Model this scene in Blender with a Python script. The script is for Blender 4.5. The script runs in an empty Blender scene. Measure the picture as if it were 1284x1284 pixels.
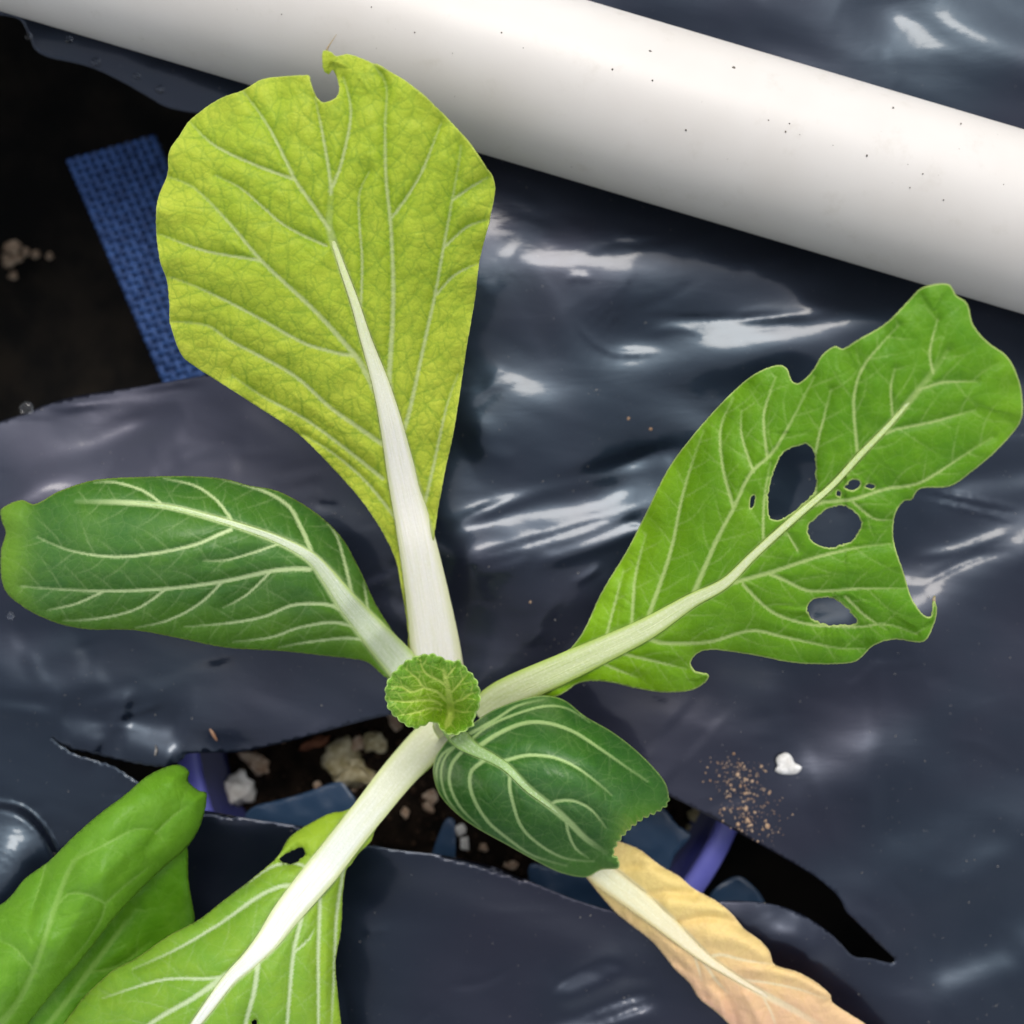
import bpy, bmesh, math, random
import numpy as np
from mathutils import Vector, noise
from mathutils.geometry import delaunay_2d_cdt

# ------------------------------------------------------------------ camera, sky, sun, exposure
scene = bpy.context.scene
COL = scene.collection
HC = 0.42                                   # camera height above the film, metres
FOV = math.radians(48.0)
KPX = 2 * math.tan(FOV / 2) / 1284.0        # metres per photo pixel per metre of distance

cam_d = bpy.data.cameras.new("camera")
cam_d.sensor_width = 36; cam_d.sensor_height = 36
cam_d.angle = FOV
cam_d.clip_start = 0.01; cam_d.clip_end = 500
cam_d.dof.use_dof = True
cam_d.dof.focus_distance = HC - 0.062
cam_d.dof.aperture_fstop = 6.5
cam = bpy.data.objects.new("camera", cam_d)
cam.location = (0, 0, HC)
COL.objects.link(cam)
scene.camera = cam

SUN_ZEN = math.radians(31)
SUN_AZ = np.array([0.10, 0.995])            # horizontal direction towards the sun
SUN_AZ = SUN_AZ / np.linalg.norm(SUN_AZ)
SUN_DIR = Vector((SUN_AZ[0] * math.sin(SUN_ZEN), SUN_AZ[1] * math.sin(SUN_ZEN), math.cos(SUN_ZEN)))

world = bpy.data.worlds.new("World")
scene.world = world
world.use_nodes = True
wn = world.node_tree
bg = wn.nodes["Background"]
sky = wn.nodes.new("ShaderNodeTexSky")
sky.sky_type = 'NISHITA'
sky.sun_disc = False
sky.sun_elevation = math.pi / 2 - SUN_ZEN
sky.sun_rotation = math.atan2(SUN_AZ[0], SUN_AZ[1])
sky.air_density = 1.0; sky.dust_density = 2.2; sky.ozone_density = 1.0
hsv = wn.nodes.new("ShaderNodeHueSaturation")
hsv.inputs["Saturation"].default_value = 0.27
wn.links.new(sky.outputs[0], hsv.inputs["Color"])
wn.links.new(hsv.outputs[0], bg.inputs[0])
bg.inputs[1].default_value = 0.15

sun_d = bpy.data.lights.new("sun", 'SUN')
sun_d.energy = 0.55
sun_d.angle = math.radians(15)
sun_d.color = (1.0, 0.92, 0.82)
sun = bpy.data.objects.new("sun", sun_d)
sun.rotation_euler = SUN_DIR.to_track_quat('Z', 'Y').to_euler()
sun.location = (-0.1, 0.9, 1.5)
COL.objects.link(sun)

scene.view_settings.view_transform = 'Standard'
scene.view_settings.look = 'None'
scene.view_settings.exposure = 0.86
scene.view_settings.gamma = 1.0
scene.view_settings.use_curve_mapping = False

# ------------------------------------------------------------------ helpers
def P(px, py, z=0.0):
    """photo pixel at height z -> world point (camera looks straight down)"""
    d = HC - z
    return ((px - 642.0) * KPX * d, -(py - 642.0) * KPX * d, z)

def PA(xy, z):
    d = (HC - z) * KPX
    return np.stack([(xy[:, 0] - 642.0) * d, -(xy[:, 1] - 642.0) * d, z], 1)

def mesh_obj(name, verts, faces, mat, parent=None, smooth=True):
    me = bpy.data.meshes.new(name)
    me.from_pydata([tuple(v) for v in verts], [], [tuple(f) for f in faces])
    me.update()
    if smooth:
        me.polygons.foreach_set("use_smooth", [True] * len(me.polygons))
    if mat: me.materials.append(mat)
    o = bpy.data.objects.new(name, me)
    COL.objects.link(o)
    if parent: o.parent = parent
    return o

def empty(name, loc=(0, 0, 0)):
    o = bpy.data.objects.new(name, None)
    o.empty_display_size = 0.02
    o.location = loc
    COL.objects.link(o)
    return o

def tag(o, label=None, cat=None, group=None, kind=None):
    if label: o["label"] = label
    if cat: o["category"] = cat
    if group: o["group"] = group
    if kind: o["kind"] = kind
    return o

def fattr(me, name, arr):
    a = me.attributes.new(name, 'FLOAT', 'POINT')
    a.data.foreach_set("value", np.asarray(arr, dtype=np.float32))

def catmull(pts, closed, step):
    """resample a polyline through pts with a centripetal-ish catmull-rom at a pixel step; extra columns ride along"""
    p = np.asarray(pts, float)
    n = len(p); out = []
    segs = n if closed else n - 1
    for i in range(segs):
        if closed:
            a, b, c, d = p[(i - 1) % n], p[i], p[(i + 1) % n], p[(i + 2) % n]
        else:
            a, b, c, d = p[max(i - 1, 0)], p[i], p[i + 1], p[min(i + 2, n - 1)]
        L = np.linalg.norm((c - b)[:2])
        m1 = (c - a) * 0.5; m2 = (d - b) * 0.5
        for m in (m1, m2):                      # clamp tangents so tight corners do not overshoot
            ml = np.linalg.norm(m[:2])
            if ml > L * 1.1: m *= L * 1.1 / ml
        k = max(1, int(round(L / step)))
        for j in range(k):
            t = j / k
            out.append((2*t**3-3*t**2+1)*b + (t**3-2*t**2+t)*m1 + (-2*t**3+3*t**2)*c + (t**3-t**2)*m2)
    if not closed: out.append(p[-1])
    return np.array(out)

def inside(poly, pts):
    x, y = pts[:, 0], pts[:, 1]
    res = np.zeros(len(pts), bool)
    n = len(poly)
    for i in range(n):
        x1, y1 = poly[i][:2]; x2, y2 = poly[(i + 1) % n][:2]
        if y1 == y2: continue
        c = ((y1 > y) != (y2 > y))
        if not c.any(): continue
        res ^= c & (x < (x2 - x1) * (y - y1) / (y2 - y1) + x1)
    return res

def seg_dist(pts, line, reach):
    """distance from each point to a polyline (cols x,y[,w]); returns (d, w at foot, arc length at foot, side)"""
    line = np.asarray(line, float)
    N = len(pts)
    D = np.full(N, 1e9); W = np.zeros(N); S = np.zeros(N); SD = np.zeros(N)
    s0 = 0.0
    for i in range(len(line) - 1):
        a = line[i]; b = line[i + 1]
        ab = b[:2] - a[:2]; L = math.hypot(*ab)
        if L < 1e-6: continue
        lo = np.minimum(a[:2], b[:2]) - reach; hi = np.maximum(a[:2], b[:2]) + reach
        m = np.nonzero((pts[:, 0] > lo[0]) & (pts[:, 0] < hi[0]) & (pts[:, 1] > lo[1]) & (pts[:, 1] < hi[1]))[0]
        if len(m):
            q = pts[m] - a[:2]
            t = np.clip((q @ ab) / (L * L), 0, 1)
            r = q - t[:, None] * ab
            d = np.hypot(r[:, 0], r[:, 1])
            k = d < D[m]
            mm = m[k]
            D[mm] = d[k]
            SD[mm] = np.sign(ab[0] * q[k, 1] - ab[1] * q[k, 0])
            S[mm] = s0 + t[k] * L
            if line.shape[1] > 2: W[mm] = a[2] + t[k] * (b[2] - a[2])
        s0 += L
    return D, W, S, SD

class TPS:
    """thin-plate spline through (x, y, z) control points"""
    def __init__(self, c):
        c = np.asarray(c, float)
        self.c = c[:, :2] / 300.0
        n = len(c)
        K = self.U(self.c, self.c) + np.eye(n) * 1e-3
        Pm = np.hstack([np.ones((n, 1)), self.c])
        A = np.zeros((n + 3, n + 3)); A[:n, :n] = K; A[:n, n:] = Pm; A[n:, :n] = Pm.T
        self.w = np.linalg.solve(A, np.concatenate([c[:, 2], np.zeros(3)]))
    @staticmethod
    def U(a, b):
        r2 = ((a[:, None, :] - b[None, :, :]) ** 2).sum(2) + 1e-9
        return 0.5 * r2 * np.log(r2)
    def __call__(self, pts):
        q = np.asarray(pts, float)[:, :2] / 300.0
        return self.U(q, self.c) @ self.w[:-3] + self.w[-3] + q @ self.w[-2:]

def fbm(pts, scale, seed, octv=3):
    return np.array([noise.fractal(Vector((x / scale + seed * 7.3, y / scale - seed * 3.1, seed)), 1.0, 2.0, octv) for x, y in pts[:, :2]])

def triangulate(loops, interior):
    """constrained triangulation: loops[0] is the outline, the others are holes"""
    co = []; ed = []
    for lp in loops:
        b = len(co); n = len(lp)
        co += [Vector((float(p[0]), float(p[1]))) for p in lp]
        ed += [(b + i, b + (i + 1) % n) for i in range(n)]
    co += [Vector((float(p[0]), float(p[1]))) for p in interior]
    V, E, F, *_ = delaunay_2d_cdt(co, ed, [], 0, 1e-4)
    V = np.array([(v[0], v[1]) for v in V])
    F = np.array([f for f in F if len(f) == 3])
    cen = V[F].mean(1)
    ok = inside(loops[0], cen)
    for h in loops[1:]: ok &= ~inside(h, cen)
    F = F[ok]
    a = V[F]
    ar = (a[:,1,0]-a[:,0,0])*(a[:,2,1]-a[:,0,1]) - (a[:,1,1]-a[:,0,1])*(a[:,2,0]-a[:,0,0])
    F[ar > 0] = F[ar > 0][:, ::-1]              # photo y points down: clockwise in photo = facing up
    used = np.zeros(len(V), bool); used[F.ravel()] = True
    idx = np.cumsum(used) - 1
    return V[used], idx[F]

def hexgrid(x0, y0, x1, y1, s, rng, jit=0.22):
    pts = []
    rows = int((y1 - y0) / (s * 0.866)) + 1
    cols = int((x1 - x0) / s) + 1
    yy = y0 + np.arange(rows) * s * 0.866
    for r, y in enumerate(yy):
        xs = x0 + np.arange(cols) * s + (0.5 * s if r % 2 else 0)
        pts.append(np.stack([xs, np.full(cols, y)], 1))
    p = np.concatenate(pts)
    return p + rng.uniform(-jit, jit, p.shape) * s

def sstep(e0, e1, x):
    t = np.clip((x - e0) / (e1 - e0), 0, 1)
    return t * t * (3 - 2 * t)

# ------------------------------------------------------------------ materials
def new_mat(name):
    m = bpy.data.materials.new(name); m.use_nodes = True
    nt = m.node_tree
    return m, nt, nt.nodes["Principled BSDF"], nt.nodes["Material Output"]

def nd(nt, typ, **kw):
    n = nt.nodes.new(typ)
    for k, v in kw.items():
        if k.startswith("i_"):
            n.inputs[k[2:].replace("_", " ")].default_value = v
        else: setattr(n, k, v)
    return n

def mixc(nt, fac, a, b, blend='MIX'):
    n = nt.nodes.new("ShaderNodeMix"); n.data_type = 'RGBA'; n.blend_type = blend
    for sock, v in ((n.inputs[0], fac), (n.inputs[6], a), (n.inputs[7], b)):
        if isinstance(v, bpy.types.NodeSocket): nt.links.new(v, sock)
        elif isinstance(v, (int, float)): sock.default_value = v
        else: sock.default_value = (*v, 1)
    return n.outputs[2]

def mth(nt, op, a, b=0.0, clamp=False):
    n = nt.nodes.new("ShaderNodeMath"); n.operation = op; n.use_clamp = clamp
    for s, v in ((n.inputs[0], a), (n.inputs[1], b)):
        if isinstance(v, bpy.types.NodeSocket): nt.links.new(v, s)
        else: s.default_value = v
    return n.outputs[0]

def mrange(nt, v, a, b, c=0.0, d=1.0):
    n = nt.nodes.new("ShaderNodeMapRange"); n.interpolation_type = 'SMOOTHSTEP'
    nt.links.new(v, n.inputs[0])
    for i, x in enumerate((a, b, c, d)): n.inputs[i + 1].default_value = x
    return n.outputs[0]

def attr(nt, name):
    return nd(nt, "ShaderNodeAttribute", attribute_name=name)

def tex_noise(nt, vec, scale, detail=3, rough=0.55, dist=0.0):
    n = nd(nt, "ShaderNodeTexNoise")
    n.inputs["Scale"].default_value = scale; n.inputs["Detail"].default_value = detail
    n.inputs["Roughness"].default_value = rough; n.inputs["Distortion"].default_value = dist
    if vec: nt.links.new(vec, n.inputs["Vector"])
    return n.outputs[0]

def bump(nt, h, strength, dist, normal=None):
    n = nd(nt, "ShaderNodeBump")
    n.inputs["Strength"].default_value = strength; n.inputs["Distance"].default_value = dist
    nt.links.new(h, n.inputs["Height"])
    if normal: nt.links.new(normal, n.inputs["Normal"])
    return n.outputs[0]

def leaf_mat(name, ca, cb, vein, edge, net=(0.3, 14.0), netcol=None, mott=0.35, rough=0.42, spec=0.4, trans=0.28,
             bumpn=0.35, edgew=2.5, veinmix=0.85, fine=0.5, netw=0.06):
    """ca/cb: blade colour by the 'tone' attribute; vein, edge: colours by their attributes; net: vein-network strength, scale"""
    m, nt, bs, out = new_mat(name)
    uv = nd(nt, "ShaderNodeUVMap", uv_map="flat").outputs[0]
    tone = attr(nt, "tone").outputs["Fac"]
    big = tex_noise(nt, uv, 2.2, 3)
    sm = tex_noise(nt, uv, 11.0, 4, 0.6)
    t2 = mth(nt, 'ADD', tone, mth(nt, 'MULTIPLY', mth(nt, 'SUBTRACT', big, 0.5), mott * 1.6))
    t2 = mth(nt, 'ADD', t2, mth(nt, 'MULTIPLY', mth(nt, 'SUBTRACT', sm, 0.5), mott), True)
    col = mixc(nt, t2, ca, cb)
    # reticulate small veins
    warp = nd(nt, "ShaderNodeVectorMath", operation='ADD')
    nn = nd(nt, "ShaderNodeTexNoise"); nn.inputs["Scale"].default_value = 9.0
    nt.links.new(uv, nn.inputs["Vector"])
    sc = nd(nt, "ShaderNodeVectorMath", operation='SCALE'); sc.inputs["Scale"].default_value = 0.07
    nt.links.new(nn.outputs["Color"], sc.inputs[0])
    nt.links.new(uv, warp.inputs[0]); nt.links.new(sc.outputs[0], warp.inputs[1])
    def vor(scale):
        v = nd(nt, "ShaderNodeTexVoronoi", feature='DISTANCE_TO_EDGE')
        v.inputs["Scale"].default_value = scale
        nt.links.new(warp.outputs[0], v.inputs["Vector"])
        return v.outputs["Distance"]
    v1 = vor(net[1] * 0.55); v2 = vor(net[1] * 1.5)
    l1 = mrange(nt, v1, 0.0, netw, 1.0, 0.0); l2 = mrange(nt, v2, 0.0, netw * 1.5, 1.0, 0.0)
    ln = mth(nt, 'MULTIPLY', mth(nt, 'ADD', l1, mth(nt, 'MULTIPLY', l2, 0.45)), net[0], True)
    col = mixc(nt, ln, col, netcol if netcol else vein)
    fi = attr(nt, "fine").outputs["Fac"]
    col = mixc(nt, mth(nt, 'MULTIPLY', fi, fine), col, netcol if netcol else vein)
    vn = attr(nt, "vein").outputs["Fac"]
    col = mixc(nt, mth(nt, 'MULTIPLY', vn, veinmix), col, vein)
    ed = attr(nt, "edge").outputs["Fac"]
    col = mixc(nt, mrange(nt, ed, 0.5, edgew, 0.75, 0.0), col, edge)
    nt.links.new(col, bs.inputs["Base Color"])
    bs.inputs["Roughness"].default_value = rough
    bs.inputs["Specular IOR Level"].default_value = spec
    # puffed cells between the small veins and a fine grain
    h = mth(nt, 'ADD', mrange(nt, v1, 0.0, 0.35, 0.0, 1.0), mth(nt, 'MULTIPLY', mrange(nt, v2, 0.0, 0.3, 0.0, 1.0), 0.35))
    h = mth(nt, 'ADD', h, mth(nt, 'MULTIPLY', tex_noise(nt, uv, 40.0, 2), 0.25))
    nrm = bump(nt, h, bumpn, 0.0007)
    nt.links.new(nrm, bs.inputs["Normal"])
    tr = nd(nt, "ShaderNodeBsdfTranslucent"); nt.links.new(col, tr.inputs["Color"]); nt.links.new(nrm, tr.inputs["Normal"])
    mx = nd(nt, "ShaderNodeMixShader"); mx.inputs[0].default_value = trans
    nt.links.new(bs.outputs[0], mx.inputs[1]); nt.links.new(tr.outputs[0], mx.inputs[2])
    nt.links.new(mx.outputs[0], out.inputs["Surface"])
    return m

def rib_mat(name, base, tip, edge, rough=0.38, mid_=(0.45, 0.95)):
    m, nt, bs, out = new_mat(name)
    uv = nd(nt, "ShaderNodeUVMap", uv_map="flat").outputs[0]       # u across, v along
    mp = nd(nt, "ShaderNodeMapping"); mp.inputs["Scale"].default_value = (2.2, 0.07, 1.0)
    nt.links.new(uv, mp.inputs[0])
    st = tex_noise(nt, mp.outputs[0], 16.0, 4, 0.6)
    gr = tex_noise(nt, uv, 26.0, 4, 0.65)
    al = attr(nt, "along").outputs["Fac"]
    ac = attr(nt, "across").outputs["Fac"]
    col = mixc(nt, mrange(nt, al, mid_[0], mid_[1]), base, tip)
    col = mixc(nt, mth(nt, 'MULTIPLY', mrange(nt, st, 0.40, 0.72), 0.34), col, edge)
    col = mixc(nt, mth(nt, 'MULTIPLY', mrange(nt, gr, 0.45, 0.75), 0.30), col, (0.88, 0.88, 0.82))
    col = mixc(nt, mrange(nt, ac, 0.55, 1.0, 0.0, 0.9), col, edge)
    nt.links.new(col, bs.inputs["Base Color"])
    bs.inputs["Roughness"].default_value = rough
    bs.inputs["Specular IOR Level"].default_value = 0.45
    bs.inputs["Subsurface Weight"].default_value = 0.25
    bs.inputs["Subsurface Radius"].default_value = (0.006, 0.005, 0.003)
    bs.inputs["Subsurface Scale"].default_value = 0.5
    h = mth(nt, 'ADD', mth(nt, 'MULTIPLY', st, 1.0), mth(nt, 'MULTIPLY', gr, 0.35))
    nt.links.new(bump(nt, h, 0.5, 0.0009), bs.inputs["Normal"])
    return m

def plain_mat(name, c1, c2, scale, rough=0.6, spec=0.3, bumps=0.3, bdist=0.001, lo=0.35, hi=0.65):
    m, nt, bs, out = new_mat(name)
    tc = nd(nt, "ShaderNodeTexCoord").outputs["Object"]
    n = tex_noise(nt, tc, scale, 5, 0.6)
    nt.links.new(mixc(nt, mrange(nt, n, lo, hi), c1, c2), bs.inputs["Base Color"])
    bs.inputs["Roughness"].default_value = rough
    bs.inputs["Specular IOR Level"].default_value = spec
    nt.links.new(bump(nt, n, bumps, bdist), bs.inputs["Normal"])
    return m

def film_mat():
    m, nt, bs, out = new_mat("black_film")
    tc = nd(nt, "ShaderNodeTexCoord").outputs["Object"]
    dust = tex_noise(nt, tc, 9.0, 5, 0.6, 0.6)
    spk = tex_noise(nt, tc, 700.0, 2, 0.5)
    base = mixc(nt, mrange(nt, dust, 0.35, 0.75), (0.003, 0.004, 0.009), (0.007, 0.008, 0.014))
    base = mixc(nt, mth(nt, 'MULTIPLY', mrange(nt, spk, 0.72, 0.80), 0.35), base, (0.22, 0.20, 0.18))
    nt.links.new(base, bs.inputs["Base Color"])
    r = mth(nt, 'ADD', mrange(nt, dust, 0.3, 0.75, 0.26, 0.40), mth(nt, 'MULTIPLY', tex_noise(nt, tc, 60.0, 4, 0.6), 0.06))
    nt.links.new(r, bs.inputs["Roughness"])
    bs.inputs["IOR"].default_value = 1.52
    bs.inputs["Specular IOR Level"].default_value = 0.40
    bs.inputs["Coat Weight"].default_value = 0.40
    bs.inputs["Coat Roughness"].default_value = 0.10
    bs.inputs["Coat IOR"].default_value = 1.5
    hue = tex_noise(nt, tc, 6.0, 3, 0.5, 0.5)
    nt.links.new(mixc(nt, mrange(nt, hue, 0.38, 0.62), (0.45, 0.72, 1.0), (0.66, 0.68, 1.0)), bs.inputs["Specular Tint"])  # blue and violet reflected from the surroundings, put into the specular tint
    mp = nd(nt, "ShaderNodeMapping"); mp.inputs["Rotation"].default_value = (0, 0, math.radians(-22)); mp.inputs["Scale"].default_value = (1.0, 3.0, 1.0)
    nt.links.new(tc, mp.inputs[0])
    w1 = tex_noise(nt, mp.outputs[0], 28.0, 4, 0.55, 0.4)
    w2 = tex_noise(nt, tc, 170.0, 3, 0.6)
    n1 = bump(nt, w1, 0.05, 0.003)
    n2 = bump(nt, w2, 0.06, 0.0004, n1)
    nt.links.new(n2, bs.inputs["Normal"]); nt.links.new(n2, bs.inputs["Coat Normal"])
    return m

# ------------------------------------------------------------------ the ground under everything
ground_m = plain_mat("dark_ground", (0.006, 0.006, 0.006), (0.018, 0.015, 0.012), 30.0, 0.9, 0.1)
g = mesh_obj("ground", [(-3, -3, -0.145), (3, -3, -0.145), (3, 3, -0.145), (-3, 3, -0.145)], [(0, 1, 2, 3)], ground_m)
tag(g, kind="structure")

# ------------------------------------------------------------------ the film
rng = np.random.default_rng(7)
slit = [(64,925),(86,938),(112,944),(140,951),(168,957),(196,961),(214,960),(228,953),(236,945),(262,944),(300,943),(340,935),(380,925),(430,911),(478,899),(520,893),
        (600,905),(700,935),(790,975),(845,1001),(890,1024),(940,1052),(985,1077),(1020,1098),(1045,1118),(1056,1132),(1060,1142),(1078,1160),(1100,1182),(1122,1203),
        (1118,1208),(1092,1202),(1070,1199),(1052,1180),(1032,1163),(1005,1146),(975,1135),(940,1130),(905,1130),(880,1138),(850,1148),(815,1150),(780,1145),(735,1133),(700,1120),(655,1101),
        (610,1084),(560,1073),(500,1066),(466,1059),(420,1042),(372,1035),(310,1026),(262,1017),(230,1013),(205,1000),(180,985),(160,972),(140,960),(118,953),(90,944)]
well = [(-160,60),(-60,20),(20,22),(36,44),(44,62),(62,72),(90,78),(118,86),(150,101),(180,118),(208,134),(240,141),(275,144),(330,165),(360,220),(370,330),(350,420),(300,462),
        (258,470),(225,476),(190,482),(140,490),(95,497),(60,507),(20,522),(-60,540),(-160,500),(-220,300)]
slit_l = catmull(slit, True, 4.0)
slit_l += np.stack([0.0 * slit_l[:, 0], 0.9 * np.sin(np.arange(len(slit_l)) * 1.9) * ((slit_l[:, 0] < 235) & (slit_l[:, 1] > 930))], 1)
well_l = catmull(well, True, 4.5)

def need_slope(px, py):
    """gradient (dz/dx, dz/dy world) that mirrors the sun into the camera from this spot"""
    p = Vector(P(px, py, 0)); v = (Vector((0, 0, HC)) - p).normalized()
    h = (v + SUN_DIR).normalized()
    return np.array([-h.x / h.z, -h.y / h.z])

# folds of the film: polyline, half width in px, how fully the fold turns to the sun
FOLDS = [
    ([(535,708),(640,672),(740,640),(845,602)], 18, 1.0),
    ([(600,716),(640,706),(668,694)], 6, 0.7), ([(660,704),(720,688),(800,655),(830,640)], 8, 0.8),
    ([(560,660),(640,628),(740,595),(860,560)], 7, 0.45),
    ([(712,388),(735,418),(775,436),(850,432),(950,418),(1050,398),(1118,384),(1160,376)], 20, 1.08),
    ([(1060,752),(1125,738),(1200,708),(1300,662),(1420,612)], 30, 1.05),
    ([(1150,622),(1230,608),(1380,600)], 11, 0.8), ([(985,650),(1050,668),(1080,655)], 22, 0.3), ([(1005,775),(1080,765)], 16, 0.85),
    ([(1062,862),(1085,840),(1108,824)], 6, 0.7), ([(890,832),(950,850),(1000,840)], 16, 0.35),
    ([(1060,-12),(1120,16),(1180,38),(1290,66),(1400,90)], 19, 0.95), ([(990,28),(1030,44),(1048,60)], 9, 0.5), ([(1108,60),(1118,90),(1120,110)], 7, 0.4),
    ([(-80,880),(30,884),(80,890)], 8, 0.7), ([(170,890),(205,858),(250,836),(310,815)], 8, 0.35),
    ([(145,915),(190,925),(232,934)], 16, 0.98), ([(74,915),(105,912),(138,926)], 13, 0.85), ([(20,822),(60,806),(110,800)], 14, 0.6), ([(50,862),(90,846),(130,828)], 13, 0.6),
    ([(95,884),(150,872),(180,858)], 8, 0.7),
    ([(-60,660),(15,628),(60,600),(105,572),(160,543),(230,515)], 11, 0.6), ([(215,558),(260,566),(308,573)], 9, 0.75), ([(130,592),(200,580)], 10, 0.4),
    ([(338,602),(375,594),(412,585)], 6, 0.85), ([(368,622),(402,610)], 6, 0.75), ([(440,742),(505,708)], 6, 0.85), ([(300,505),(350,540),(390,556)], 10, 0.45),
    ([(60,512),(120,504),(200,494),(262,484)], 5, 0.5),
    ([(690,1247),(740,1226),(788,1204)], 9, 1.0), ([(660,1320),(715,1292),(775,1268),(832,1246)], 11, 1.05),
    ([(1072,1136),(1098,1150),(1122,1180)], 8, 0.6), ([(930,1175),(975,1165),(1010,1150)], 12, 0.45), ([(880,1275),(960,1240)], 12, 0.3),
    ([(925,322),(965,312),(1010,318)], 10, 0.55), ([(770,315),(840,300),(930,278)], 8, 0.5), ([(600,222),(650,240),(690,262)], 8, 0.4),
  ([(600,560),(650,570)], 8, 0.4),
    ([(1160,1238),(1220,1220),(1290,1200)], 16, 0.35), ([(1130,1140),(1200,1095),(1290,1040)], 14, 0.3), ([(990,960),(1050,940),(1110,935)], 40, 0.3),
    ([(560,530),(640,488),(730,440)], 34, 0.62), ([(-60,640),(60,600),(240,560),(420,535)], 36, 0.42), ([(-80,840),(100,830),(240,812),(360,800)], 34, 0.35),
    ([(740,890),(860,880),(1010,860)], 38, 0.5), ([(950,985),(1060,945),(1180,900)], 40, 0.45),
    ([(1080,1250),(1200,1215),(1420,1150)], 36, 0.5), ([(1000,1130),(1150,1060),(1400,960)], 34, 0.42), ([(500,700),(640,655),(760,615),(900,565)], 36, 0.42), ([(960,10),(1100,30),(1250,70),(1420,110)], 40, 0.3),
    ([(330,1240),(430,1225)], 30, 0.2), ([(820,925),(860,960)], 25, 0.3),
]
FOLDS = [(catmull(l, False, 12.0), w * (1.0 if w < 9 else 1.45), k * 1.0) for l, w, k in FOLDS]
CREASES = [([(716,392),(735,420),(770,442),(840,440)], 4, 0.0004), ([(780,396),(870,400),(960,398),(1060,392)], 5, -0.0004), ([(800,420),(850,412),(900,424)], 5, 0.0003), ([(1130,700),(1200,690),(1284,660)], 6, 0.0005), ([(1140,740),(1220,700),(1284,690)], 5, -0.0004), ([(570,705),(680,676),(800,640)], 5, -0.0004),
           ([(1130,606),(1200,622),(1290,640)], 2.6, 0.0006), ([(1130,612),(1200,630),(1290,648)], 2.4, -0.0005), ([(1150,622),(1210,638),(1290,656)], 2.6, 0.0006),
           ([(720,1284),(770,1264),(825,1248)], 2.5, 0.0005), ([(730,1290),(790,1268),(830,1256)], 2.5, -0.0005)]

_rc = random.Random(31)
for _ in range(90):
    cx_, cy_ = _rc.uniform(-20, 1300), _rc.uniform(180, 1300)
    th_ = math.radians(_rc.gauss(-20, 22)); ln_ = _rc.uniform(35, 130); bd_ = _rc.uniform(-0.12, 0.12)
    dx_, dy_ = math.cos(th_), math.sin(th_)
    CREASES.append(([(cx_ - dx_ * ln_ / 2, cy_ - dy_ * ln_ / 2), (cx_ - dy_ * bd_ * ln_, cy_ + dx_ * bd_ * ln_), (cx_ + dx_ * ln_ / 2, cy_ + dy_ * ln_ / 2)], _rc.uniform(4, 8), _rc.choice((-1, 1)) * _rc.uniform(0.00008, 0.00032)))

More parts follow.
